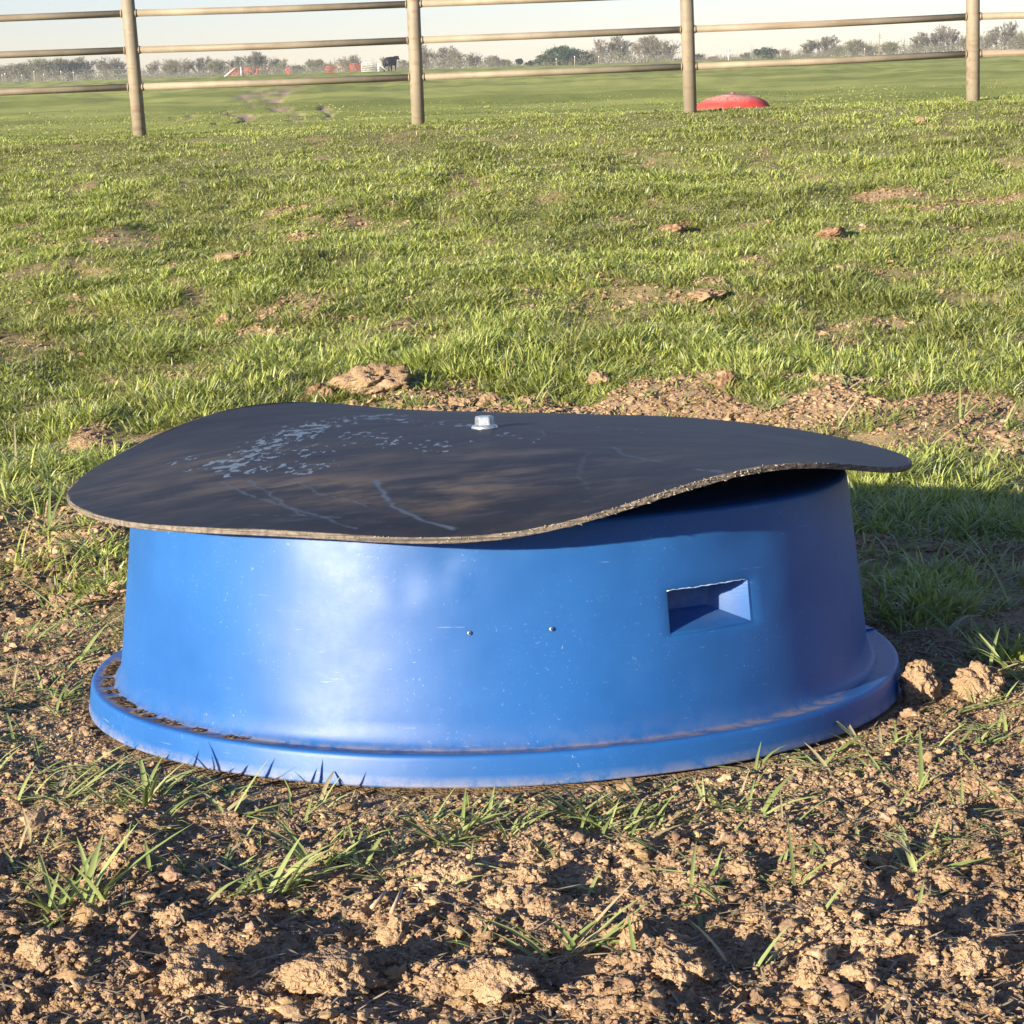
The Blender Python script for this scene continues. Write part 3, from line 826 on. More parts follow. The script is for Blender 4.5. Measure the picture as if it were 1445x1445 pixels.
# ---------------------------------------------------------------- grass
LV = {3: np.array([0, .38, .72, 1.0]), 2: np.array([0, .55, 1.0])}
def blades(x, y, z, az, lean, curl, h, w, col, segs=3, rs=RS, twist=1.2, up=1.0):
    N = len(x); t = LV[segs]; nl = len(t)
    d = np.stack([np.cos(az), np.sin(az), az * 0], 1)
    wa = az + np.pi / 2 + (rs.rand(N) - .5) * twist
    V = np.zeros((N, 2 * (nl - 1) + 1, 3))
    for k, tk in enumerate(t):
        hor = h * (lean * tk + curl * tk * tk)
        ver = up * h * tk * np.sqrt(np.maximum(.05, 1 - np.minimum(.93, (lean * .8 + curl * tk) ** 2)))
        c = np.stack([x, y, z], 1) + d * hor[:, None]; c[:, 2] += ver
        if k < nl - 1:
            ww = w * [.75, 1.0, .7][k] * .5; wk = wa + .5 * k * (rs.rand(N) - .5)
            wd = np.stack([np.cos(wk), np.sin(wk), wk * 0], 1) * ww[:, None]
            V[:, 2 * k] = c - wd; V[:, 2 * k + 1] = c + wd
        else: V[:, 2 * k] = c
    nv = V.shape[1]; b = (np.arange(N) * nv)[:, None]
    quads = np.concatenate([b + np.array([2 * k, 2 * k + 1, 2 * k + 3, 2 * k + 2]) for k in range(nl - 2)])
    tris = b + np.array([2 * (nl - 2), 2 * (nl - 2) + 1, 2 * (nl - 1)])
    tt = np.concatenate([[tk] * 2 for tk in t[:-1]] + [[1.0]])
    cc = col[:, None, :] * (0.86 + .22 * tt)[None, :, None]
    return V.reshape(-1, 3), quads, tris, cc.reshape(-1, 3)
def join(parts):
    Vs, Q, T, Cc = [], [], [], []; n = 0
    for V, q, t, c in parts:
        Vs.append(V); Q.append(q + n); T.append(t + n); Cc.append(c); n += len(V)
    return np.concatenate(Vs), np.concatenate(Q), np.concatenate(T), np.concatenate(Cc)
def green(N, rs, yellow=.0, dry=.06, bright=None):
    a = np.array([.225, .300, .062]); b = np.array([.53, .555, .165]); e = np.array([.33, .33, .11])
    t = rs.rand(N)[:, None]; c = a * (1 - t) + b * t
    if bright is not None: c = c * bright[:, None]
    m = rs.rand(N) < yellow; c[m] = c[m] * .4 + e * .6
    m = rs.rand(N) < .10; c[m] = np.array([.60, .62, .36]) * (.8 + .3 * rs.rand(m.sum()))[:, None]
    m = rs.rand(N) < dry; c[m] = np.array([.42, .34, .19]) * (.6 + .6 * rs.rand(m.sum()))[:, None]
    return c
def density(x, y):
    s = soil_zone(x, y); b = bare(x, y)
    n = 1 - .72 * thin(x, y)
    d = n * (1 - .93 * b) * smooth(2.6, 3.6, y + .2 * fbm2(x, y, .4, 2, 7))
    d *= 1 - .75 * smooth(2.6, 3.0, y) * (1 - smooth(4.9, 5.3, y + .25 * fbm2(x, y, .6, 2, 13))) * (.35 + .65 * smooth(-.1, .3, fbm2(x, y, .5, 3, 99) + .25 * (x < -.35) * 0))
    return d
def turf(N, y0, y1, pw, seed, segs, hr, wr, tuft):
    rs = np.random.RandomState(seed)
    nt_ = N // tuft
    x, y = fan_sample(nt_, rs, y0, y1, pw, .36)
    k = rs.rand(nt_) < density(x, y); x, y = x[k], y[k]
    hm = (.60 + .95 * smooth(-.3, .5, fbm2(x, y, .30, 3, 200))) * (.8 + .4 * rs.rand(len(x)))
    br = .80 + .40 * smooth(-.4, .4, fbm2(x, y, .8, 3, 210)) + (rs.rand(len(x)) - .5) * .2
    n = tuft; X_ = np.repeat(x, n); Y_ = np.repeat(y, n); H_ = np.repeat(hm, n); B_ = np.repeat(br, n)
    a = rs.rand(len(X_)) * 6.283; r = np.sqrt(rs.rand(len(X_)))
    rad_ = np.repeat(.012 + .025 * rs.rand(len(x)), n) * (1 + .03 * Y_)
    X_ = X_ + np.cos(a) * r * rad_; Y_ = Y_ + np.sin(a) * r * rad_
    ok = np.hypot(X_ - CX, Y_ - CY) > .52
    X_, Y_, H_, B_, a, r = [q_[ok] for q_ in (X_, Y_, H_, B_, a, r)]
    N_ = len(X_); Z_ = ground(X_, Y_, False) - .003
    h = hr * H_ * (.45 + .75 * rs.rand(N_)) * (1 - .4 * smooth(8.5, 11, Y_)); w = wr * (.7 + .6 * rs.rand(N_))
    return blades(X_, Y_, Z_, a + (rs.rand(N_) - .5) * 1.5, .2 + .6 * r * rs.rand(N_), .25 + .6 * rs.rand(N_), h, w, green(N_, rs, .14, .05, B_), segs, rs)
parts = [turf(120000, 3.0, 6.2, 1.6, 21, 3, .046, .0034, 7), turf(560000, 4.8, 12.4, 1.3, 22, 2, .028, .0042, 6), turf(260000, 4.3, 8.5, 1.5, 23, 3, .028, .0032, 5)]
# lush tufts at the edge of the soil strip and dotted about
rs = np.random.RandomState(5); tx, ty, th_, tn = [], [], [], []
for (px, py, rx, ry, n, hh) in [(690, 520, 90, 14, 34, .105), (560, 515, 80, 16, 18, .075), (1150, 525, 120, 14, 34, .085), (1020, 512, 60, 12, 14, .08), (1340, 505, 90, 16, 18, .08), (800, 500, 120, 12, 22, .07),
        (180, 425, 70, 10, 14, .075), (430, 500, 110, 18, 22, .075), (60, 590, 80, 24, 24, .075), (200, 560, 120, 18, 24, .07), (330, 545, 60, 14, 10, .07), (260, 590, 60, 14, 10, .08), (170, 490, 60, 10, 9, .07),
        (1050, 440, 120, 10, 18, .06), (1360, 440, 90, 10, 14, .06), (700, 350, 300, 30, 30, .05), (250, 300, 250, 30, 30, .05), (1200, 400, 200, 16, 22, .05), (430, 400, 200, 20, 22, .055),
        (1240, 690, 60, 24, 16, .10), (1340, 700, 100, 26, 24, .10), (1260, 745, 50, 12, 7, .075), (1400, 740, 60, 14, 10, .08), (1270, 860, 60, 30, 13, .06), (1370, 845, 70, 30, 13, .07), (1430, 925, 22, 12, 4, .065), (1290, 655, 40, 8, 8, .08),
        (40, 700, 50, 40, 10, .06), (110, 790, 60, 40, 10, .055), (40, 660, 60, 20, 8, .06)]:
    for _ in range(n):
        g = ground_hit(px + rx * (rs.rand() * 2 - 1), py + ry * (rs.rand() * 2 - 1)); tx.append(g[0]); ty.append(g[1]); th_.append(hh * (.65 + .5 * rs.rand()) * .66); tn.append(int(26 + 34 * rs.rand()))
tn = np.array(tn); X_ = np.repeat(tx, tn); Y_ = np.repeat(ty, tn); H_ = np.repeat(th_, tn)
a = rs.rand(len(X_)) * 6.283; r = np.sqrt(rs.rand(len(X_))); X_ = X_ + np.cos(a) * r * .045; Y_ = Y_ + np.sin(a) * r * .045
ok = np.hypot(X_ - CX, Y_ - CY) > .54; X_, Y_, H_, a, r = X_[ok], Y_[ok], H_[ok], a[ok], r[ok]
n = len(X_)
parts.append(blades(X_, Y_, ground(X_, Y_, False) - .004, a + (rs.rand(n) - .5), .1 + .55 * r * rs.rand(n), .15 + .6 * rs.rand(n), H_ * (.5 + .6 * rs.rand(n)), .0038 * (.7 + .6 * rs.rand(n)), green(n, rs, .10, .03, 1.0 + .15 * rs.rand(n)), 3, rs))
Vg, Qg, Tg, Cg = join(parts)
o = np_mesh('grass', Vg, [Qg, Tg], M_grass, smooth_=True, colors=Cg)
tag(o, 'short green pasture grass', kind='stuff')

# coarse pasture growth on the far slopes
rs = np.random.RandomState(77); n = 200000
y = 12.5 * (70 / 12.5) ** (rs.rand(n) ** 1.0); x = (rs.rand(n) * 2 - 1) * .36 * y
k = rs.rand(n) < (1 - .9 * bare(x, y)) * (1 - smooth(25, 70, y)); x, y = x[k], y[k]; n = len(x)
pt = smooth(-.5, .5, fbm2(x * 200 / (y + 40), np.log(y) * 60, 6, 4, 400)); pt2 = smooth(-.4, .5, fbm2(x, y * .3, 1.2, 3, 410))
h = (.03 + .03 * rs.rand(n)) * (.7 + .6 * pt2) * (1 + .3 * smooth(60, 200, y)); w = .00055 * y * (.6 + .8 * rs.rand(n)) + .004
c = np.array([.27, .32, .07]) * (1 - pt[:, None]) + np.array([.42, .44, .13]) * pt[:, None]
c = c * (.85 + .25 * pt2 + .1 * rs.rand(n))[:, None]
Vf_, Qf, Tf, Cf = blades(x, y, ground(x, y, False) - .01, rs.rand(n) * 6.283, .2 + .4 * rs.rand(n), .3 + .5 * rs.rand(n), h, w, c, 2, rs)
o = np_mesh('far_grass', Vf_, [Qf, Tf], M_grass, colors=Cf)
tag(o, 'thin pasture growth on the far slopes', kind='stuff')

# sparse broad seedlings in the worked soil
rs = np.random.RandomState(8)
S = [(428, 1118, 60, 4, .05), (540, 1112, 38, 2, .03), (752, 1108, 70, 5, .3), (735, 1112, 40, 3, .6), (862, 1112, 60, 6, .4), (884, 1096, 62, 7, .45), (915, 1090, 50, 5, .4), (952, 1092, 52, 4, .3), (445, 1140, 40, 3, .4), (590, 1105, 26, 4, .6),
     (640, 1195, 70, 9, .4), (600, 1160, 40, 6, .5), (650, 1170, 50, 6, .5), (700, 1170, 46, 6, .5), (730, 1190, 55, 6, .5), (790, 1150, 50, 7, .5), (830, 1165, 66, 8, .45), (870, 1180, 60, 8, .5), (900, 1155, 56, 7, .5), (925, 1180, 50, 6, .6), (520, 1230, 60, 5, .5),
     (1120, 1060, 50, 7, .7), (1165, 1075, 60, 8, .75), (1200, 1045, 75, 7, .6), (1230, 1020, 50, 6, .6), (1150, 1095, 40, 5, .9), (1180, 1100, 40, 5, .95), (1290, 1125, 70, 2, .15), (1230, 1070, 40, 5, .8),
     (1040, 1155, 55, 5, .4), (1075, 1160, 60, 6, .7), (1000, 1145, 40, 3, .5), (1020, 1290, 50, 6, .8), (985, 1270, 50, 6, .8), (940, 1225, 60, 3, .9), (1105, 1265, 90, 2, .15), (1290, 1245, 80, 5, .35), (1310, 1205, 40, 4, .8), (1180, 1245, 30, 3, .5),
     (1300, 1280, 34, 4, .9), (1420, 1150, 60, 4, .5), (1410, 1200, 40, 4, .8), (1140, 1320, 50, 3, .5), (1050, 1370, 60, 3, .3), (808, 1345, 90, 9, .55), (790, 1340, 80, 4, .8), (905, 1375, 50, 2, .3), (630, 1340, 30, 2, .3),
     (85, 1290, 80, 8, .45), (120, 1275, 110, 9, .5), (135, 1295, 80, 5, .4), (60, 1320, 50, 3, .8), (105, 1390, 34, 2, .2), (20, 1260, 40, 4, .5), (380, 1265, 110, 5, .35), (400, 1250, 60, 7, .7), (340, 1270, 60, 7, .6), (440, 1235, 70, 5, .6), (455, 1230, 90, 3, .3),
     (250, 1230, 40, 4, .4), (300, 1285, 50, 5, .7), (200, 1150, 60, 8, .6), (90, 1130, 60, 8, .8), (215, 1125, 60, 7, .5), (150, 1100, 50, 7, .8), (60, 1095, 50, 8, .8), (270, 1110, 40, 5, .6), (320, 1150, 50, 5, .9), (240, 1165, 40, 6, .8), (30, 1140, 40, 6, .8),
     (80, 1010, 40, 5, .6), (75, 990, 30, 4, .5), (100, 940, 40, 5, .8), (40, 900, 40, 6, .8), (140, 870, 50, 6, .7), (90, 850, 60, 8, .7), (30, 800, 60, 9, .7), (130, 780, 60, 9, .7), (60, 760, 70, 10, .6), (150, 745, 60, 8, .6), (100, 720, 60, 9, .6), (20, 740, 60, 8, .7),
     (170, 830, 40, 6, .7), (20, 670, 60, 10, .5), (70, 690, 60, 9, .6), (1250, 810, 60, 8, .7), (1310, 830, 60, 9, .7), (1400, 800, 60, 8, .7), (1430, 860, 60, 9, .6), (1260, 880, 60, 9, .7), (1340, 900, 60, 9, .7), (1395, 960, 80, 4, .7), (1440, 960, 70, 9, .5), (1350, 1010, 60, 3, .9), (1430, 1040, 50, 4, .7),
     (640, 555, 40, 5, .6), (760, 560, 40, 5, .6), (905, 565, 40, 6, .6), (960, 575, 36, 6, .6), (1080, 590, 40, 7, .6), (1180, 605, 40, 7, .7), (1250, 600, 40, 7, .7), (1350, 600, 46, 8, .6), (1420, 600, 46, 8, .6), (1300, 640, 40, 7, .6), (1400, 650, 46, 8, .6), (1200, 560, 40, 7, .6), (1300, 560, 40, 7, .7)]
S += [(px + rs.randint(-45, 46), py + rs.randint(-6, 26), hp_ * .75, max(2, n - 1), min(1, spread + .25)) for (px, py, hp_, n, spread) in S if 1050 < py < 1250]
SB = []
for (px, py, hp_, n, spread) in S:
    g = ground_hit(px, py); sc = g[1] / F; base_az = rs.rand() * 6.283
    for k in range(n):
        az = rs.rand() * 6.283 if n > 3 else base_az + (rs.rand() - .5) * 1.2
        if rs.rand() < .45: az = rs.choice([0.35, -0.2, 2.9]) + (rs.rand() - .5) * .9
        L_ = hp_ * sc * (.75 + .8 * rs.rand()) * (1 + .45 * spread)
        SB.append((g[0] + (rs.rand() - .5) * .022, g[1] + (rs.rand() - .5) * .022, az, spread * (.5 + .8 * rs.rand()), .1 + .45 * rs.rand(), L_, np.clip(L_ * .085, .0024, .0056) * (.7 + .5 * rs.rand())))
# and a random scatter
for _ in range(2300):
    y = 1.35 + rs.rand() * 2.6; x = (rs.rand() * 2 - 1) * .3 * y
    p = project(np.array([x, y, .05]))[0]
    if math.hypot(x - CX, y - CY) < .53: continue
    pr = .10 if p[1] > 1330 else .55 if p[1] > 1080 else .9
    if rs.rand() > pr: continue
    for k in range(rs.randint(1, 6)):
        L_ = .018 + .038 * rs.rand()
        SB.append((x + (rs.rand() - .5) * .02, y + (rs.rand() - .5) * .02, rs.rand() * 6.283, .3 + .7 * rs.rand(), .2 + .5 * rs.rand(), L_, .0019 + .0022 * rs.rand()))
SB = np.array(SB)
ok = np.hypot(SB[:, 0] - CX, SB[:, 1] - CY) > .520
SB = SB[ok]; n = len(SB)
def vblades(B, rs):
    # folded (V section) blades, 6 levels
    N = len(B); t = np.array([0, .15, .35, .58, .8, 1.0]); x, y, az, lean, curl, h, w = B.T
    z = ground(x, y) - .004
    d = np.stack([np.cos(az), np.sin(az), az * 0], 1); wa = az + np.pi / 2 + (rs.rand(N) - .5) * .9
    wv = np.stack([np.cos(wa), np.sin(wa), wa * 0], 1); V = np.zeros((N, 16, 3))
    th = np.clip(1.45 - lean * 1.15, .12, 1.5); px_, pz_ = np.zeros(N), np.zeros(N)
    for k, tk in enumerate(t):
        if k:
            a = th - curl * 1.9 * tk; dt = (t[k] - t[k - 1]) * h
            px_ = px_ + np.cos(a) * dt; pz_ = np.maximum(pz_ + np.sin(a) * dt, .004)
        c = np.stack([x, y, z], 1) + d * px_[:, None]; c[:, 2] += pz_
        if k < 5:
            ww = (w * [.55, .9, 1.0, .85, .5][k] * .5)[:, None]
            V[:, 3 * k] = c - wv * ww; V[:, 3 * k + 1] = c - np.array([0, 0, 1]) * ww * .5; V[:, 3 * k + 2] = c + wv * ww
        else: V[:, 15] = c
    b = (np.arange(N) * 16)[:, None]
    Q = np.concatenate([b + np.array([3 * k + m, 3 * k + m + 1, 3 * k + m + 4, 3 * k + m + 3]) for k in range(4) for m in (0, 1)])
    T = np.concatenate([b + np.array([12, 13, 15]), b + np.array([13, 14, 15])])
    a = np.array([.21, .28, .085]); e = np.array([.42, .46, .19]); tt = rs.rand(N)[:, None]; c = a * (1 - tt) + e * tt
    m = rs.rand(N) < .12; c[m] = np.array([.45, .38, .22])
    lev = np.array([1.25, 1.25, 1.25, 1.1, 1.1, 1.1] + [1.0] * 9 + [1.15])
    return V.reshape(-1, 3), Q, T, (c[:, None, :] * lev[None, :, None]).reshape(-1, 3)
Vs, Q, T, Cs = vblades(SB, rs)
o = np_mesh('grass_seedlings', Vs, [Q, T], M_seed, colors=Cs)
tag(o, 'sparse sprawling grass seedlings in the bare soil', kind='stuff')

# dry straw and root bits on the soil
rs = np.random.RandomState(15)
x, y = keep_soil(26000, rs, 1.15, 6.0, 1.9, .4); n = len(x)
L_ = .005 + .020 * rs.rand(n) ** 2.5; az = rs.rand(n) * 6.283
col = np.array([.48, .37, .23]) * (.55 + .7 * rs.rand(n))[:, None]
V_, q_, t_, c_ = blades(x, y, ground(x, y) + .001 + .003 * rs.rand(n), az, .9 + 0 * x, .1 * rs.rand(n), L_, .0009 + .0018 * rs.rand(n), col, 2, rs, up=.18)
o = np_mesh('straw', V_, [q_, t_], M_straw, colors=c_)
tag(o, 'short dry straw bits on the soil', kind='stuff')
# a few thicker stubs and roots, curved
bm = bmesh.new()
for (p0, p1, r_) in [((778, 1215), (822, 1192), .0022), ((525, 1290), (546, 1275), .002), ((553, 1297), (568, 1272), .002), ((1185, 1165), (1246, 1170), .0017), ((560, 562), (590, 545), .006), ((985, 1152), (1000, 1128), .002), ((225, 1296), (258, 1285), .0014), ((415, 1372), (435, 1395), .0017)]:
    a, b = ground_hit(*p0), ground_hit(*p1); m = (a + b) / 2; m[2] += .008; a[2] += .006; b[2] += .012
    tube(bm, [a, m, b], [r_, r_ * .9, r_ * .6], 7)
o = bm_obj('root_bits', bm, mat_simple('pale_root', (.42, .30, .18), (.58, .45, .30), 120, .8)); tag(o, 'pale root stubs poking from the soil', kind='stuff')
# mud and trash lying on the rim shelf at the left
rs = np.random.RandomState(19); v, f = ICO[1]; n = 1500
td = 178 + 60 * rs.rand(n) ** 1.4; td = td[fbm2(td / 6, td * 0, 1.0, 2, 3) > -.1]; n = len(td); rr_ = .468 + .019 * rs.rand(n); s = .0006 + .0022 * rs.rand(n) ** 3
K = v[None] * s[:, None, None] * (np.array([2.0, .9, .4]) * (.6 + .8 * rs.rand(n, 1, 3)))
Pm = np.stack([rr_ * np.cos(np.radians(td)), rr_ * np.sin(np.radians(td)), -.0008 + 0 * td], 1)
Wm = (K + Pm[:, None]).reshape(-1, 3)
Wm = CEN + Wm[:, :1] * AU + Wm[:, 1:2] * AV + Wm[:, 2:] * AX
tone = .10 + .40 * rs.rand(n) ** 2.5
o = np_mesh('rim_dirt', Wm, [(f[None] + (np.arange(n) * len(v))[:, None, None]).reshape(-1, 3)], M_soil, colors=np.repeat(np.stack([tone] * 3, 1), len(v), 0))
tag(o, 'dark dirt crumbs lying on the left of the blue rim', kind='stuff')

# ---------------------------------------------------------------- beyond the fence
def gz(x, y): return float(ground(np.array([x]), np.array([y]), False)[0])
# red feeder
D = 22.0
g = at(1034, 150, D); zr = gz(g[0], D)
redf = empty('mineral_feeder', (g[0], D, zr), 'red plastic feeder with a dusty domed lid beyond the fence', 'feeder')
peak = at(1030, 132, D)[2] - zr
Rr = .47
hb = peak - .075
rb = lathe('tub_body', [(Rr, -.02), (Rr, .02), (Rr * .96, .03), (Rr * .93, .05), (Rr * .94, hb - .14), (Rr * .88, hb - .075), (Rr * .78, hb - .02), (Rr * .60, hb + .028), (Rr * .35, hb + .055), (.01, hb + .062)], M_red, redf, 64)
def lidwob(V, T):
    r = np.hypot(V[..., 0], V[..., 1]) / Rr
    V[..., 2] += -.012 * (np.cos(T + .2)[None] * r ** 2) + .008 * np.cos(7 * T)[None] * r ** 2
    return V
zz = np.array([v_.co.z for v_ in rb.data.vertices]); a_ = rb.data.attributes.new('dirt', 'FLOAT', 'POINT'); a_.data.foreach_set('value', (smooth(hb - .03, hb + .05, zz) * 1.0).astype(np.float32))
M_dust = mat_simple('dusty_rubber', (.40, .30, .25), (.27, .10, .09), 9, .8)
rl = lathe('domed_lid', [(.005, hb + .075), (.05, hb + .073), (.10, hb + .070), (.15, hb + .062), (.185, hb + .050), (.187, hb + .044), (.15, hb + .052), (.02, hb + .064)], M_dust, redf, 72, lidwob)
bm = bmesh.new(); tube(bm, [(0, 0, hb + .07), (0, 0, hb + .088)], [.03, .024], 6); bm_obj('lid_knob', bm, M_dust, rl)
bm = bmesh.new(); M_redp = mat_plastic('red_panel', (.72, .07, .06), (.80, .12, .10), (.75, .3, .28), .75)
for s in range(9):
    pass
V_ = []; 
for a_i in range(11):
    t = rad(245 + a_i * 3.6)
    for h_, rr_ in ((.10, .5), (hb * .6, .5), (hb - .09, .5)):
        r_ = Rr * (.965 - .10 * (h_ / hb) ** 2) + .006; V_.append((r_ * math.cos(t), r_ * math.sin(t), h_))
q_ = [(a_i * 3 + k, a_i * 3 + 3 + k, a_i * 3 + 4 + k, a_i * 3 + 1 + k) for a_i in range(10) for k in (0, 1)]
np_mesh('side_panel', np.array(V_), [np.array(q_)], M_redp, redf); bm.free()

# cow
def skin_mesh(name, joints, bones, mat, parent=None, sub=2):
    me = bpy.data.meshes.new(name); me.from_pydata([j[0] for j in joints], bones, [])
    o = bpy.data.objects.new(name, me); COL.objects.link(o)
    o.modifiers.new('skin', 'SKIN'); sm_ = o.modifiers.new('sub', 'SUBSURF'); sm_.levels = sub; sm_.render_levels = sub
    sl = me.skin_vertices[0].data
    for k, j in enumerate(joints): sl[k].radius = j[1]
    sl[0].use_root = True
    dg = bpy.context.evaluated_depsgraph_get(); em = bpy.data.meshes.new_from_object(o.evaluated_get(dg))
    bpy.data.objects.remove(o); em.name = name
    em.materials.clear(); em.materials.append(mat)
    for p in em.polygons: p.use_smooth = True
    return link(bpy.data.objects.new(name, em), parent)
M_cow = mat_simple('black_hide', (.008, .008, .009), (.02, .018, .017), 4, .6)
J = [((-.55, 0, 1.00), (.32, .37)), ((-.1, 0, .94), (.36, .44)), ((.40, 0, .98), (.33, .42)), ((.68, 0, 1.08), (.24, .31)), ((.95, 0, 1.27), (.13, .16)), ((1.12, 0, 1.30), (.12, .14)), ((1.42, 0, 1.10), (.075, .08)),
     ((-.62, .20, .80), (.15, .19)), ((-.52, .21, .52), (.09, .11)), ((-.66, .21, .42), (.055, .06)), ((-.62, .21, .05), (.055, .06)), ((-.62, -.20, .80), (.15, .19)), ((-.46, -.21, .52), (.09, .11)), ((-.58, -.21, .42), (.055, .06)), ((-.52, -.21, .05), (.055, .06)),
     ((.48, .18, .75), (.12, .14)), ((.46, .19, .42), (.065, .065)), ((.47, .19, .05), (.055, .055)), ((.48, -.18, .75), (.12, .14)), ((.54, -.19, .42), (.065, .065)), ((.52, -.19, .05), (.055, .055)),
     ((-.80, 0, 1.20), (.05, .05)), ((-.88, 0, .95), (.025, .025)), ((-.88, 0, .50), (.04, .04)), ((1.02, .16, 1.36), (.03, .05)), ((1.02, .28, 1.34), (.02, .05)), ((1.02, -.16, 1.36), (.03, .05)), ((1.02, -.28, 1.34), (.02, .05))]
Bn = [(0, 1), (1, 2), (2, 3), (3, 4), (4, 5), (5, 6), (0, 7), (7, 8), (8, 9), (9, 10), (0, 11), (11, 12), (12, 13), (13, 14), (2, 15), (15, 16), (16, 17), (2, 18), (18, 19), (19, 20), (0, 21), (21, 22), (22, 23), (5, 24), (24, 25), (5, 26), (26, 27)]
cp = at(551, 104, 205)
cow = skin_mesh('cow', J, Bn, M_cow)
cow.location = (cp[0], 205, gz(cp[0], 205)); cow.rotation_euler = (0, 0, rad(52)); cow.scale = (1.0, 1.3, 1.12)
tag(cow, 'black cow standing on the far rise seen from behind', 'cow')

# gates and panels of the pens
M_redpaint = mat_simple('red_paint', (.50, .05, .04), (.62, .10, .07), 3, .5)
M_white = mat_simple('white_paint', (.78, .78, .76), (.66, .66, .62), 3, .5)
M_rust = mat_simple('rusty_pipe', (.20, .12, .085), (.32, .20, .14), 3, .7)
def gate(px0, px1, ytop, D, mat, label, nr=6, diag=False, name='livestock_gate', r=.020, lift=0.1):
    a = at(px0, ytop, D); b = at(px1, ytop, D); z0 = gz((a[0] + b[0]) / 2, D); H = a[2] - z0; w = b[0] - a[0]
    o = empty(name, ((a[0] + b[0]) / 2, D, z0), label, 'gate' if 'gate' in name else 'corral fence')
    for x in (-w / 2, w / 2):
        bm = bmesh.new(); tube(bm, [(x, 0, -.05), (x, 0, H)], r * 1.3, 6); bm_obj('post', bm, mat, o)
    if w > 2.4:
        bm = bmesh.new(); tube(bm, [(0, 0, lift), (0, 0, H)], r, 6); bm_obj('upright', bm, mat, o)
    for k in range(nr):
        z = lift + (H - lift) * k / (nr - 1); bm = bmesh.new(); tube(bm, [(-w / 2, 0, z), (w / 2, 0, z)], r, 6); bm_obj('rail', bm, mat, o)
    if diag:
        for pts in ([(-w / 2 - .6, -.2, 0), (-w / 2 + .6, -.2, H)], [(w / 2 - .2, -.2, 0), (w / 2 - .2, -.2, H * 1.05)]):
            bm = bmesh.new(); tube(bm, pts, .06, 6); bm_obj('brace', bm, M_white, o)
    return o
gate(324, 343, 96, 205, M_redpaint, 'red pipe gate with a white brace leaning on it, furthest left of the pens', diag=True)
gate(344, 362, 96, 206, M_redpaint, 'red pipe gate right beside the braced red gate', diag=False)
gate(363, 376, 97, 207, M_rust, 'short rusty rail panel right of the red gates', name='corral_section')
gate(404, 411, 95, 204, M_redpaint, 'narrow red gate standing alone between the two pens')
gate(459, 471, 94, 204, M_redpaint, 'small red gate at the left end of the right pen', nr=5)
gate(471, 494, 91, 206, M_rust, 'brown rail panel between the small and the large red gate', name='corral_section', nr=5)
gate(494, 509, 90, 204, M_redpaint, 'large red gate beside the white gate')
gate(510, 533, 89, 204, M_white, 'white pipe gate left of the black cow', nr=5, r=.024)
bm = bmesh.new(); a, b = at(533, 89, 204), at(546, 101, 204); z0 = gz(b[0], 204)
tube(bm, [(0, 0, a[2] - z0), (b[0] - a[0], 0, .05)], .045, 6); tube(bm, [(.1, 0, 0), (.1, 0, a[2] - z0)], .05, 6)
o = bm_obj('slanted_rail', bm, M_white); o.location = (a[0], 204, z0); tag(o, 'white slanted rail running down from the white gate toward the cow', 'rail')
# stakes
spans = [(-500, 190, 'left of the first fence post'), (190, 587, 'between fence posts one and two'), (587, 972, 'between fence posts two and three'), (972, 1373, 'between fence posts three and four'), (1373, 3000, 'right of the last fence post')]
ordn = ['first', 'second', 'third', 'fourth', 'fifth', 'sixth', 'seventh', 'eighth', 'ninth', 'tenth', 'eleventh', 'twelfth', 'thirteenth', 'fourteenth', 'fifteenth', 'sixteenth']
M_stake = mat_simple('grey_stake', (.22, .18, .15), (.32, .27, .22), 5, .8)
cnt = {}
for (px, yt, tall) in [(3, 107, 0), (7, 105, 0), (31, 107, 0), (48, 102, 1), (62, 106, 0), (86, 102, 0), (104, 107, 0), (785, 84, 0), (811, 81, 1), (845, 83, 0), (1017, 78, 0), (1220, 76, 0)]:
    D = 208; a = at(px, yt, D); z0 = gz(a[0], D); H = max(a[2] - z0, .7)
    sp = [s for s in spans if s[0] <= px < s[1]][0][2]; cnt[sp] = cnt.get(sp, 0) + 1
    o = empty('fence_stake', (a[0], D, z0), f'{"taller brown" if tall else "thin grey"} skyline stake, {ordn[cnt[sp] - 1]} from left {sp}', 'stake', 'stakes along the skyline')
    bm = bmesh.new(); tube(bm, [(0, 0, -.2), (0, 0, H)], .06 if tall else .04, 6); bm_obj('stake', bm, M_stake, o)
    bm = bmesh.new(); tube(bm, [(0, 0, H), (0, 0, H + .12)], .06, 6); bm_obj('cap', bm, M_white, o)
for px, yt, lab in ((1028, 68, 'thin pale utility pole between the third and fourth fence posts'), (1241, 46, 'thin tall mast on the skyline left of the rightmost fence post')):
    a = at(px, yt, 330); z0 = .3; bm = bmesh.new(); H = a[2] - z0
    tube(bm, [(0, 0, -.3), (0, 0, H)], [.11, .05], 6)
    o = bm_obj('utility_pole' if px < 1100 else 'radio_mast', bm, M_white if px < 1100 else M_stake); o.location = (a[0], 330, z0); tag(o, lab, 'pole' if px < 1100 else 'mast')
    bm = bmesh.new()
    for k in (.8, .9): tube(bm, [(-.35, 0, H * k), (.35, 0, H * k)], .04, 5)
    bm_obj('crossarm', bm, M_stake, o)

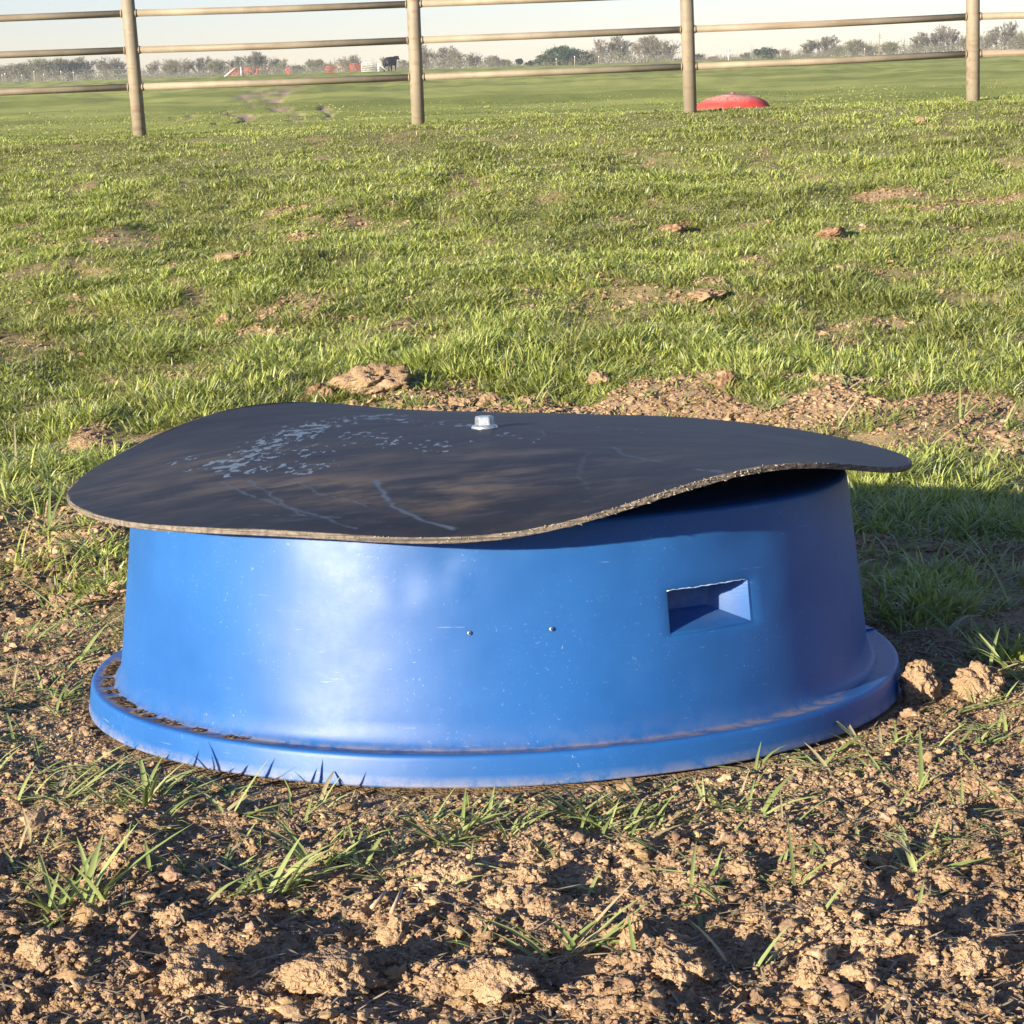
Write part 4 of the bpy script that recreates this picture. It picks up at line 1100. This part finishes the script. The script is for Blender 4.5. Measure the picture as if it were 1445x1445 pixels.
# trees
M_bark = mat_simple('grey_bark', (.15, .125, .095), (.24, .205, .16), 2, .9, .2)
M_leaf = mat_blade('thin_spring_leaves', .3, .7, .2)
def bare_tree(seed, H, spread, leafy, nstem=3):
    rd = random.Random(seed); big, tw, tips = [], [], []
    def br(p, d, L, r, dep):
        segs = 3; q = Vector(p); dd = Vector(d)
        for s_ in range(segs):
            dd = (dd + Vector((rd.uniform(-1, 1), rd.uniform(-1, 1), rd.uniform(-.35, .6))) * .16).normalized()
            n_ = q + dd * (L / segs); r2 = r * (1 - .22)
            (big if dep < 3 else tw).append((q.copy(), n_.copy(), r, r2)); q = n_; r = r2
            if s_ < segs - (dep > 0) and dep < 6 and rd.random() < .8:
                sd_ = (dd + Vector((rd.uniform(-1, 1), rd.uniform(-1, 1), rd.uniform(-.2, .6))) * .8).normalized()
                br(q, sd_, L * rd.uniform(.45, .7), r * .55, dep + 2)
        if dep < 6:
            for k in range(rd.choice([2, 2, 3])):
                sd_ = (dd + Vector((rd.uniform(-1, 1) * spread, rd.uniform(-1, 1) * spread, rd.uniform(-.3, .5))) * .62).normalized()
                br(q, sd_, L * rd.uniform(.62, .85), r * .72, dep + 1)
        else: tips.append(q.copy())
    for k in range(nstem):
        d = Vector((rd.uniform(-1, 1) * spread * .6, rd.uniform(-1, 1) * spread * .6, 1.3)).normalized()
        br(Vector((rd.uniform(-.5, .5), rd.uniform(-.5, .5), -.3)), d, H * .24, .13, 0)
    mz = max(t.z for t in tips)
    k_ = H / mz
    def mk(segs, minr):
        V, Fc = [], []
        for a, b, ra, rb in segs:
            a, b = a * k_, b * k_
            d = (b - a).normalized(); u_ = d.orthogonal().normalized(); w_ = d.cross(u_); n0 = len(V)
            for p, r in ((a, max(ra, minr)), (b, max(rb, minr))):
                for m in range(3): V.append(p + (u_ * math.cos(m * 2.094) + w_ * math.sin(m * 2.094)) * r)
            for m in range(3): Fc.append((n0 + m, n0 + (m + 1) % 3, n0 + 3 + (m + 1) % 3, n0 + 3 + m))
        return np.array(V), np.array(Fc)
    Vb, Fb = mk(big, .04); Vt, Ft = mk(tw, .028)
    nl = int((leafy * 1.3 + .2) * len(tips)); rs = np.random.RandomState(seed)
    mids = tips + [(a_ + b_) / 2 for a_, b_, _, _ in tw]
    c = np.array([tuple(mids[i]) for i in rs.randint(0, len(mids), nl)]).reshape(-1, 3) * k_ + (rs.rand(nl, 3) - .5) * .9
    a = (rs.rand(nl, 3) - .5); b = (rs.rand(nl, 3) - .5); s = .05 + .06 * rs.rand(nl, 1)
    a = a / np.linalg.norm(a, axis=1, keepdims=True) * s; b = b / np.linalg.norm(b, axis=1, keepdims=True) * s
    VL = np.stack([c - a, c - b, c + a, c + b], 1).reshape(-1, 3); n0 = len(Vt)
    FL = np.arange(nl * 4).reshape(-1, 4) + n0
    Vc = np.concatenate([Vt, VL]); cols = np.zeros((len(Vc), 3)); cols[:n0] = (.235, .20, .145)
    cols[n0:] = np.repeat(np.array([.23, .25, .09]) * (.7 + .6 * rs.rand(nl, 1)), 4, 0)
    return (Vb, Fb), (Vc, np.concatenate([Ft, FL]), cols)
protos = []
for k, (H, sp, lf, ns) in enumerate([(7, .9, .25, 3), (7, 1.1, .1, 2), (6, 1.2, .9, 4), (7, .8, .0, 2), (6, 1.3, 1.6, 4), (7, 1.0, .2, 3), (5, 1.4, .6, 5), (7, 1.0, 2.5, 3)]):
    (Vb, Fb), (Vc, Fc, cc) = bare_tree(40 + k, H, sp, lf, ns)
    t1 = np_mesh('trunk', Vb, [Fb], M_bark, smooth_=False); t2 = np_mesh('crown', Vc, [Fc], M_leaf, smooth_=False, colors=cc)
    protos.append((t1.data, t2.data, H)); bpy.data.objects.remove(t1); bpy.data.objects.remove(t2)
TREES = [(-40, 88, 2), (8, 92, 6), (30, 88, 6), (52, 84, 2), (72, 82, 4), (95, 84, 2), (122, 80, 0), (148, 80, 1), (172, 82, 0), (212, 86, 3), (236, 84, 2), (258, 82, 1), (282, 80, 5), (306, 84, 2), (328, 80, 0), (352, 73, 0), (370, 76, 5), (392, 84, 7), (420, 92, 6), (446, 84, 4), (462, 90, 6),
         (486, 80, 1), (506, 78, 0), (548, 80, 3), (570, 84, 5), (604, 64, 0), (624, 65, 5), (648, 70, 0), (668, 74, 1), (694, 79, 2), (711, 84, 6), (840, 68, 1), (856, 54, 3), (882, 50, 0), (906, 50, 5), (928, 50, 0), (944, 56, 1),
         (985, 76, 6), (1006, 80, 6), (1052, 74, 5), (1108, 68, 1), (1136, 57, 0), (1164, 50, 5), (1184, 64, 2), (1206, 56, 2), (1228, 64, 6), (1258, 60, 4), (1292, 46, 0), (1318, 44, 5), (1344, 34, 3), (1366, 50, 2), (1392, 44, 1), (1412, 30, 3), (1440, 40, 7), (1470, 36, 0), (1500, 44, 5)]
cnt = {}
rdt = random.Random(3)
look = ['bare grey tree', 'open bare tree', 'bushy tree in thin leaf', 'leafless tree with clear limbs', 'rounded olive scrub tree', 'wide bare tree', 'low scrubby thicket tree', 'tree in pale green leaf']
for (px, yt, kind) in TREES:
    D = rdt.uniform(395, 450); a = at(px, yt, D); z0 = .3; H = a[2] - z0 + .2
    sp = [s for s in spans if s[0] <= px < s[1]][0][2]; cnt[sp] = cnt.get(sp, 0) + 1
    k_ = cnt[sp]
    nm = ordn[k_ - 1] if k_ <= 16 else f'{k_}th'
    lab = f'{look[kind]}, {nm} from left {sp}'
    tr = empty('bare_tree' if kind in (0, 1, 3, 5) else 'scrub_tree', (a[0], D, z0), lab, 'tree', 'trees along the far skyline')
    s = H / protos[kind][2]; tr.scale = (s * rdt.choice([-1.15, 1.15]), s * 1.1, s); tr.rotation_euler = (0, 0, rdt.choice([0, .4, 3.1, 2.6]))
    for nme, me in (('trunk', protos[kind][0]), ('crown', protos[kind][1])): link(bpy.data.objects.new(nme, me), tr)
# evergreens
def evergreen(px, yt, wpx, label, seed, D=400, col=(.055, .095, .03), low=.1, nclump=46):
    a = at(px, yt, D); z0 = .3; H = a[2] - z0; W = wpx * D / F
    o = empty('evergreen_tree', (a[0], D, z0), label, 'tree'); rs = np.random.RandomState(seed)
    bm = bmesh.new(); tube(bm, [(0, 0, -.3), (.1, 0, H * .4), (0, 0, H * .8)], [.22, .16, .05], 7)
    for k in range(6):
        t = k * 1.05; tube(bm, [(0, 0, H * .25), (math.cos(t) * W * .2, math.sin(t) * W * .2, H * .6)], [.09, .03], 5)
    bm_obj('trunk', bm, M_bark, o)
    cs = rs.randn(nclump, 3); cs /= np.linalg.norm(cs, axis=1, keepdims=True); cs *= (.45 + .5 * rs.rand(nclump, 1))
    cs = cs * np.array([W * .46, W * .4, H * (1 - low) * .46]) + np.array([0, 0, H * (.5 + low / 2)])
    n = nclump * 130; cc = np.repeat(cs, 130, 0); br = np.repeat(.7 + .6 * rs.rand(nclump), 130)
    p = cc + rs.randn(n, 3) * np.array([W, W, H]) * .062
    u_ = rs.randn(n, 3); w_ = rs.randn(n, 3); s = .10 + .10 * rs.rand(n, 1)
    u_ = u_ / np.linalg.norm(u_, axis=1, keepdims=True) * s; w_ = w_ / np.linalg.norm(w_, axis=1, keepdims=True) * s
    V = np.stack([p - u_, p - w_, p + u_, p + w_], 1).reshape(-1, 3)
    np_mesh('crown', V, [np.arange(n * 4).reshape(-1, 4)], M_leaf, o, smooth_=False, colors=np.repeat(np.array(col) * br[:, None] * (.7 + .6 * rs.rand(n, 1)), 4, 0))
    return o
evergreen(798, 61, 62, 'broad dark green tree on the skyline, the greenest one left of the third fence post', 3, low=0)
evergreen(772, 75, 36, 'lower olive green tree against the left side of the broad green tree', 4, col=(.10, .125, .05), low=0)
evergreen(822, 72, 44, 'olive bush against the right side of the broad green tree', 5, col=(.13, .135, .065), low=0)
evergreen(731, 83, 13, 'small dark pine with a clear trunk right of the second fence post', 6, col=(.04, .06, .03), low=.5, nclump=12)
evergreen(748, 86, 13, 'smaller dark pine right of the pine with a clear trunk', 7, col=(.04, .06, .03), low=.3, nclump=12)
evergreen(1080, 67, 34, 'flat topped green tree low on the skyline right of the red feeder', 8, col=(.08, .11, .05), low=.2, nclump=26)
# low brush under the trees: reads as one mass
rs = np.random.RandomState(31); n = 36000
x = (rs.rand(n) * 2 - 1) * 150; y = 385 + 70 * rs.rand(n)
hmax = 1.1 + 1.5 * smooth(-.5, .6, fbm2(x, y * .2, 14, 3, 300)); pxv = project(np.stack([x, y, x * 0 + 1], 1))[:, 0]
lo = ((pxv > 700) & (pxv < 765)) | ((pxv > 950) & (pxv < 1060)); hmax = np.where(lo, hmax * .45, hmax)
hmax = hmax + 1.0 * smooth(1100, 1400, pxv)
z = .3 + hmax * rs.rand(n) ** 1.1
tw = rs.rand(n) < .3
az = rs.rand(n) * 6.283; L_ = np.where(tw, .5 + .8 * rs.rand(n), .22)
dx = np.where(tw, (rs.rand(n) - .5) * .5, (rs.rand(n) - .5) * .3); dz = np.where(tw, L_, .15)
wv = np.where(tw, .03, .11); p = np.stack([x, y, z], 1); q2 = p + np.stack([dx, rs.rand(n) * .2, dz], 1); o_ = np.stack([wv, wv * .3, wv * .4], 1)
V = np.stack([p - o_, p + o_, q2 + o_ * .6, q2 - o_ * .6], 1).reshape(-1, 3)
col = np.where(tw[:, None], np.array([.21, .19, .15]), np.array([.18, .18, .10])) * (.65 + .6 * rs.rand(n, 1))
o = np_mesh('brush', V, [np.arange(n * 4).reshape(-1, 4)], M_leaf, smooth_=False, colors=np.repeat(col, 4, 0))
tag(o, 'low scrub along the foot of the far trees', kind='stuff')
# two white specks and a dark lump on the slope
for (px, py, s, m, lab, nm) in [(383, 173, .012, M_white, 'small white stone on the slope by the hoof tracks', 'white_stone'), (925, 134, .10, M_cow, 'dark low lump of dung in the far field left of the third fence post', 'dung_pile')]:
    g = ground_hit(px, py) if px < 500 else at(px, py, 40); v, f = ICO[3]; q_ = v * (1 + .3 * fbm3(v, 1.5, 3, 9))[:, None] * np.array([s, s, s * .5])
    o = np_mesh(nm, q_, [f], m); o.location = (g[0], g[1], gz(g[0], g[1])); tag(o, lab, 'stone' if 'stone' in nm else 'dung')

# ---------------------------------------------------------------- haze
bm = bmesh.new(); box(bm, (0, 205, 6), (900, 620, 16))
t = NT('haze_air'); t.t.nodes.remove(t.b)
pv = t.n('VolumePrincipled'); pv.inputs['Color'].default_value = (.86, .90, .96, 1); pv.inputs['Density'].default_value = .0005; pv.inputs['Anisotropy'].default_value = .2
t.l(pv.outputs[0], t.out.inputs['Volume'])
hz = bm_obj('haze', bm, t.m, smooth_=False); tag(hz, 'thin evening haze', kind='stuff')
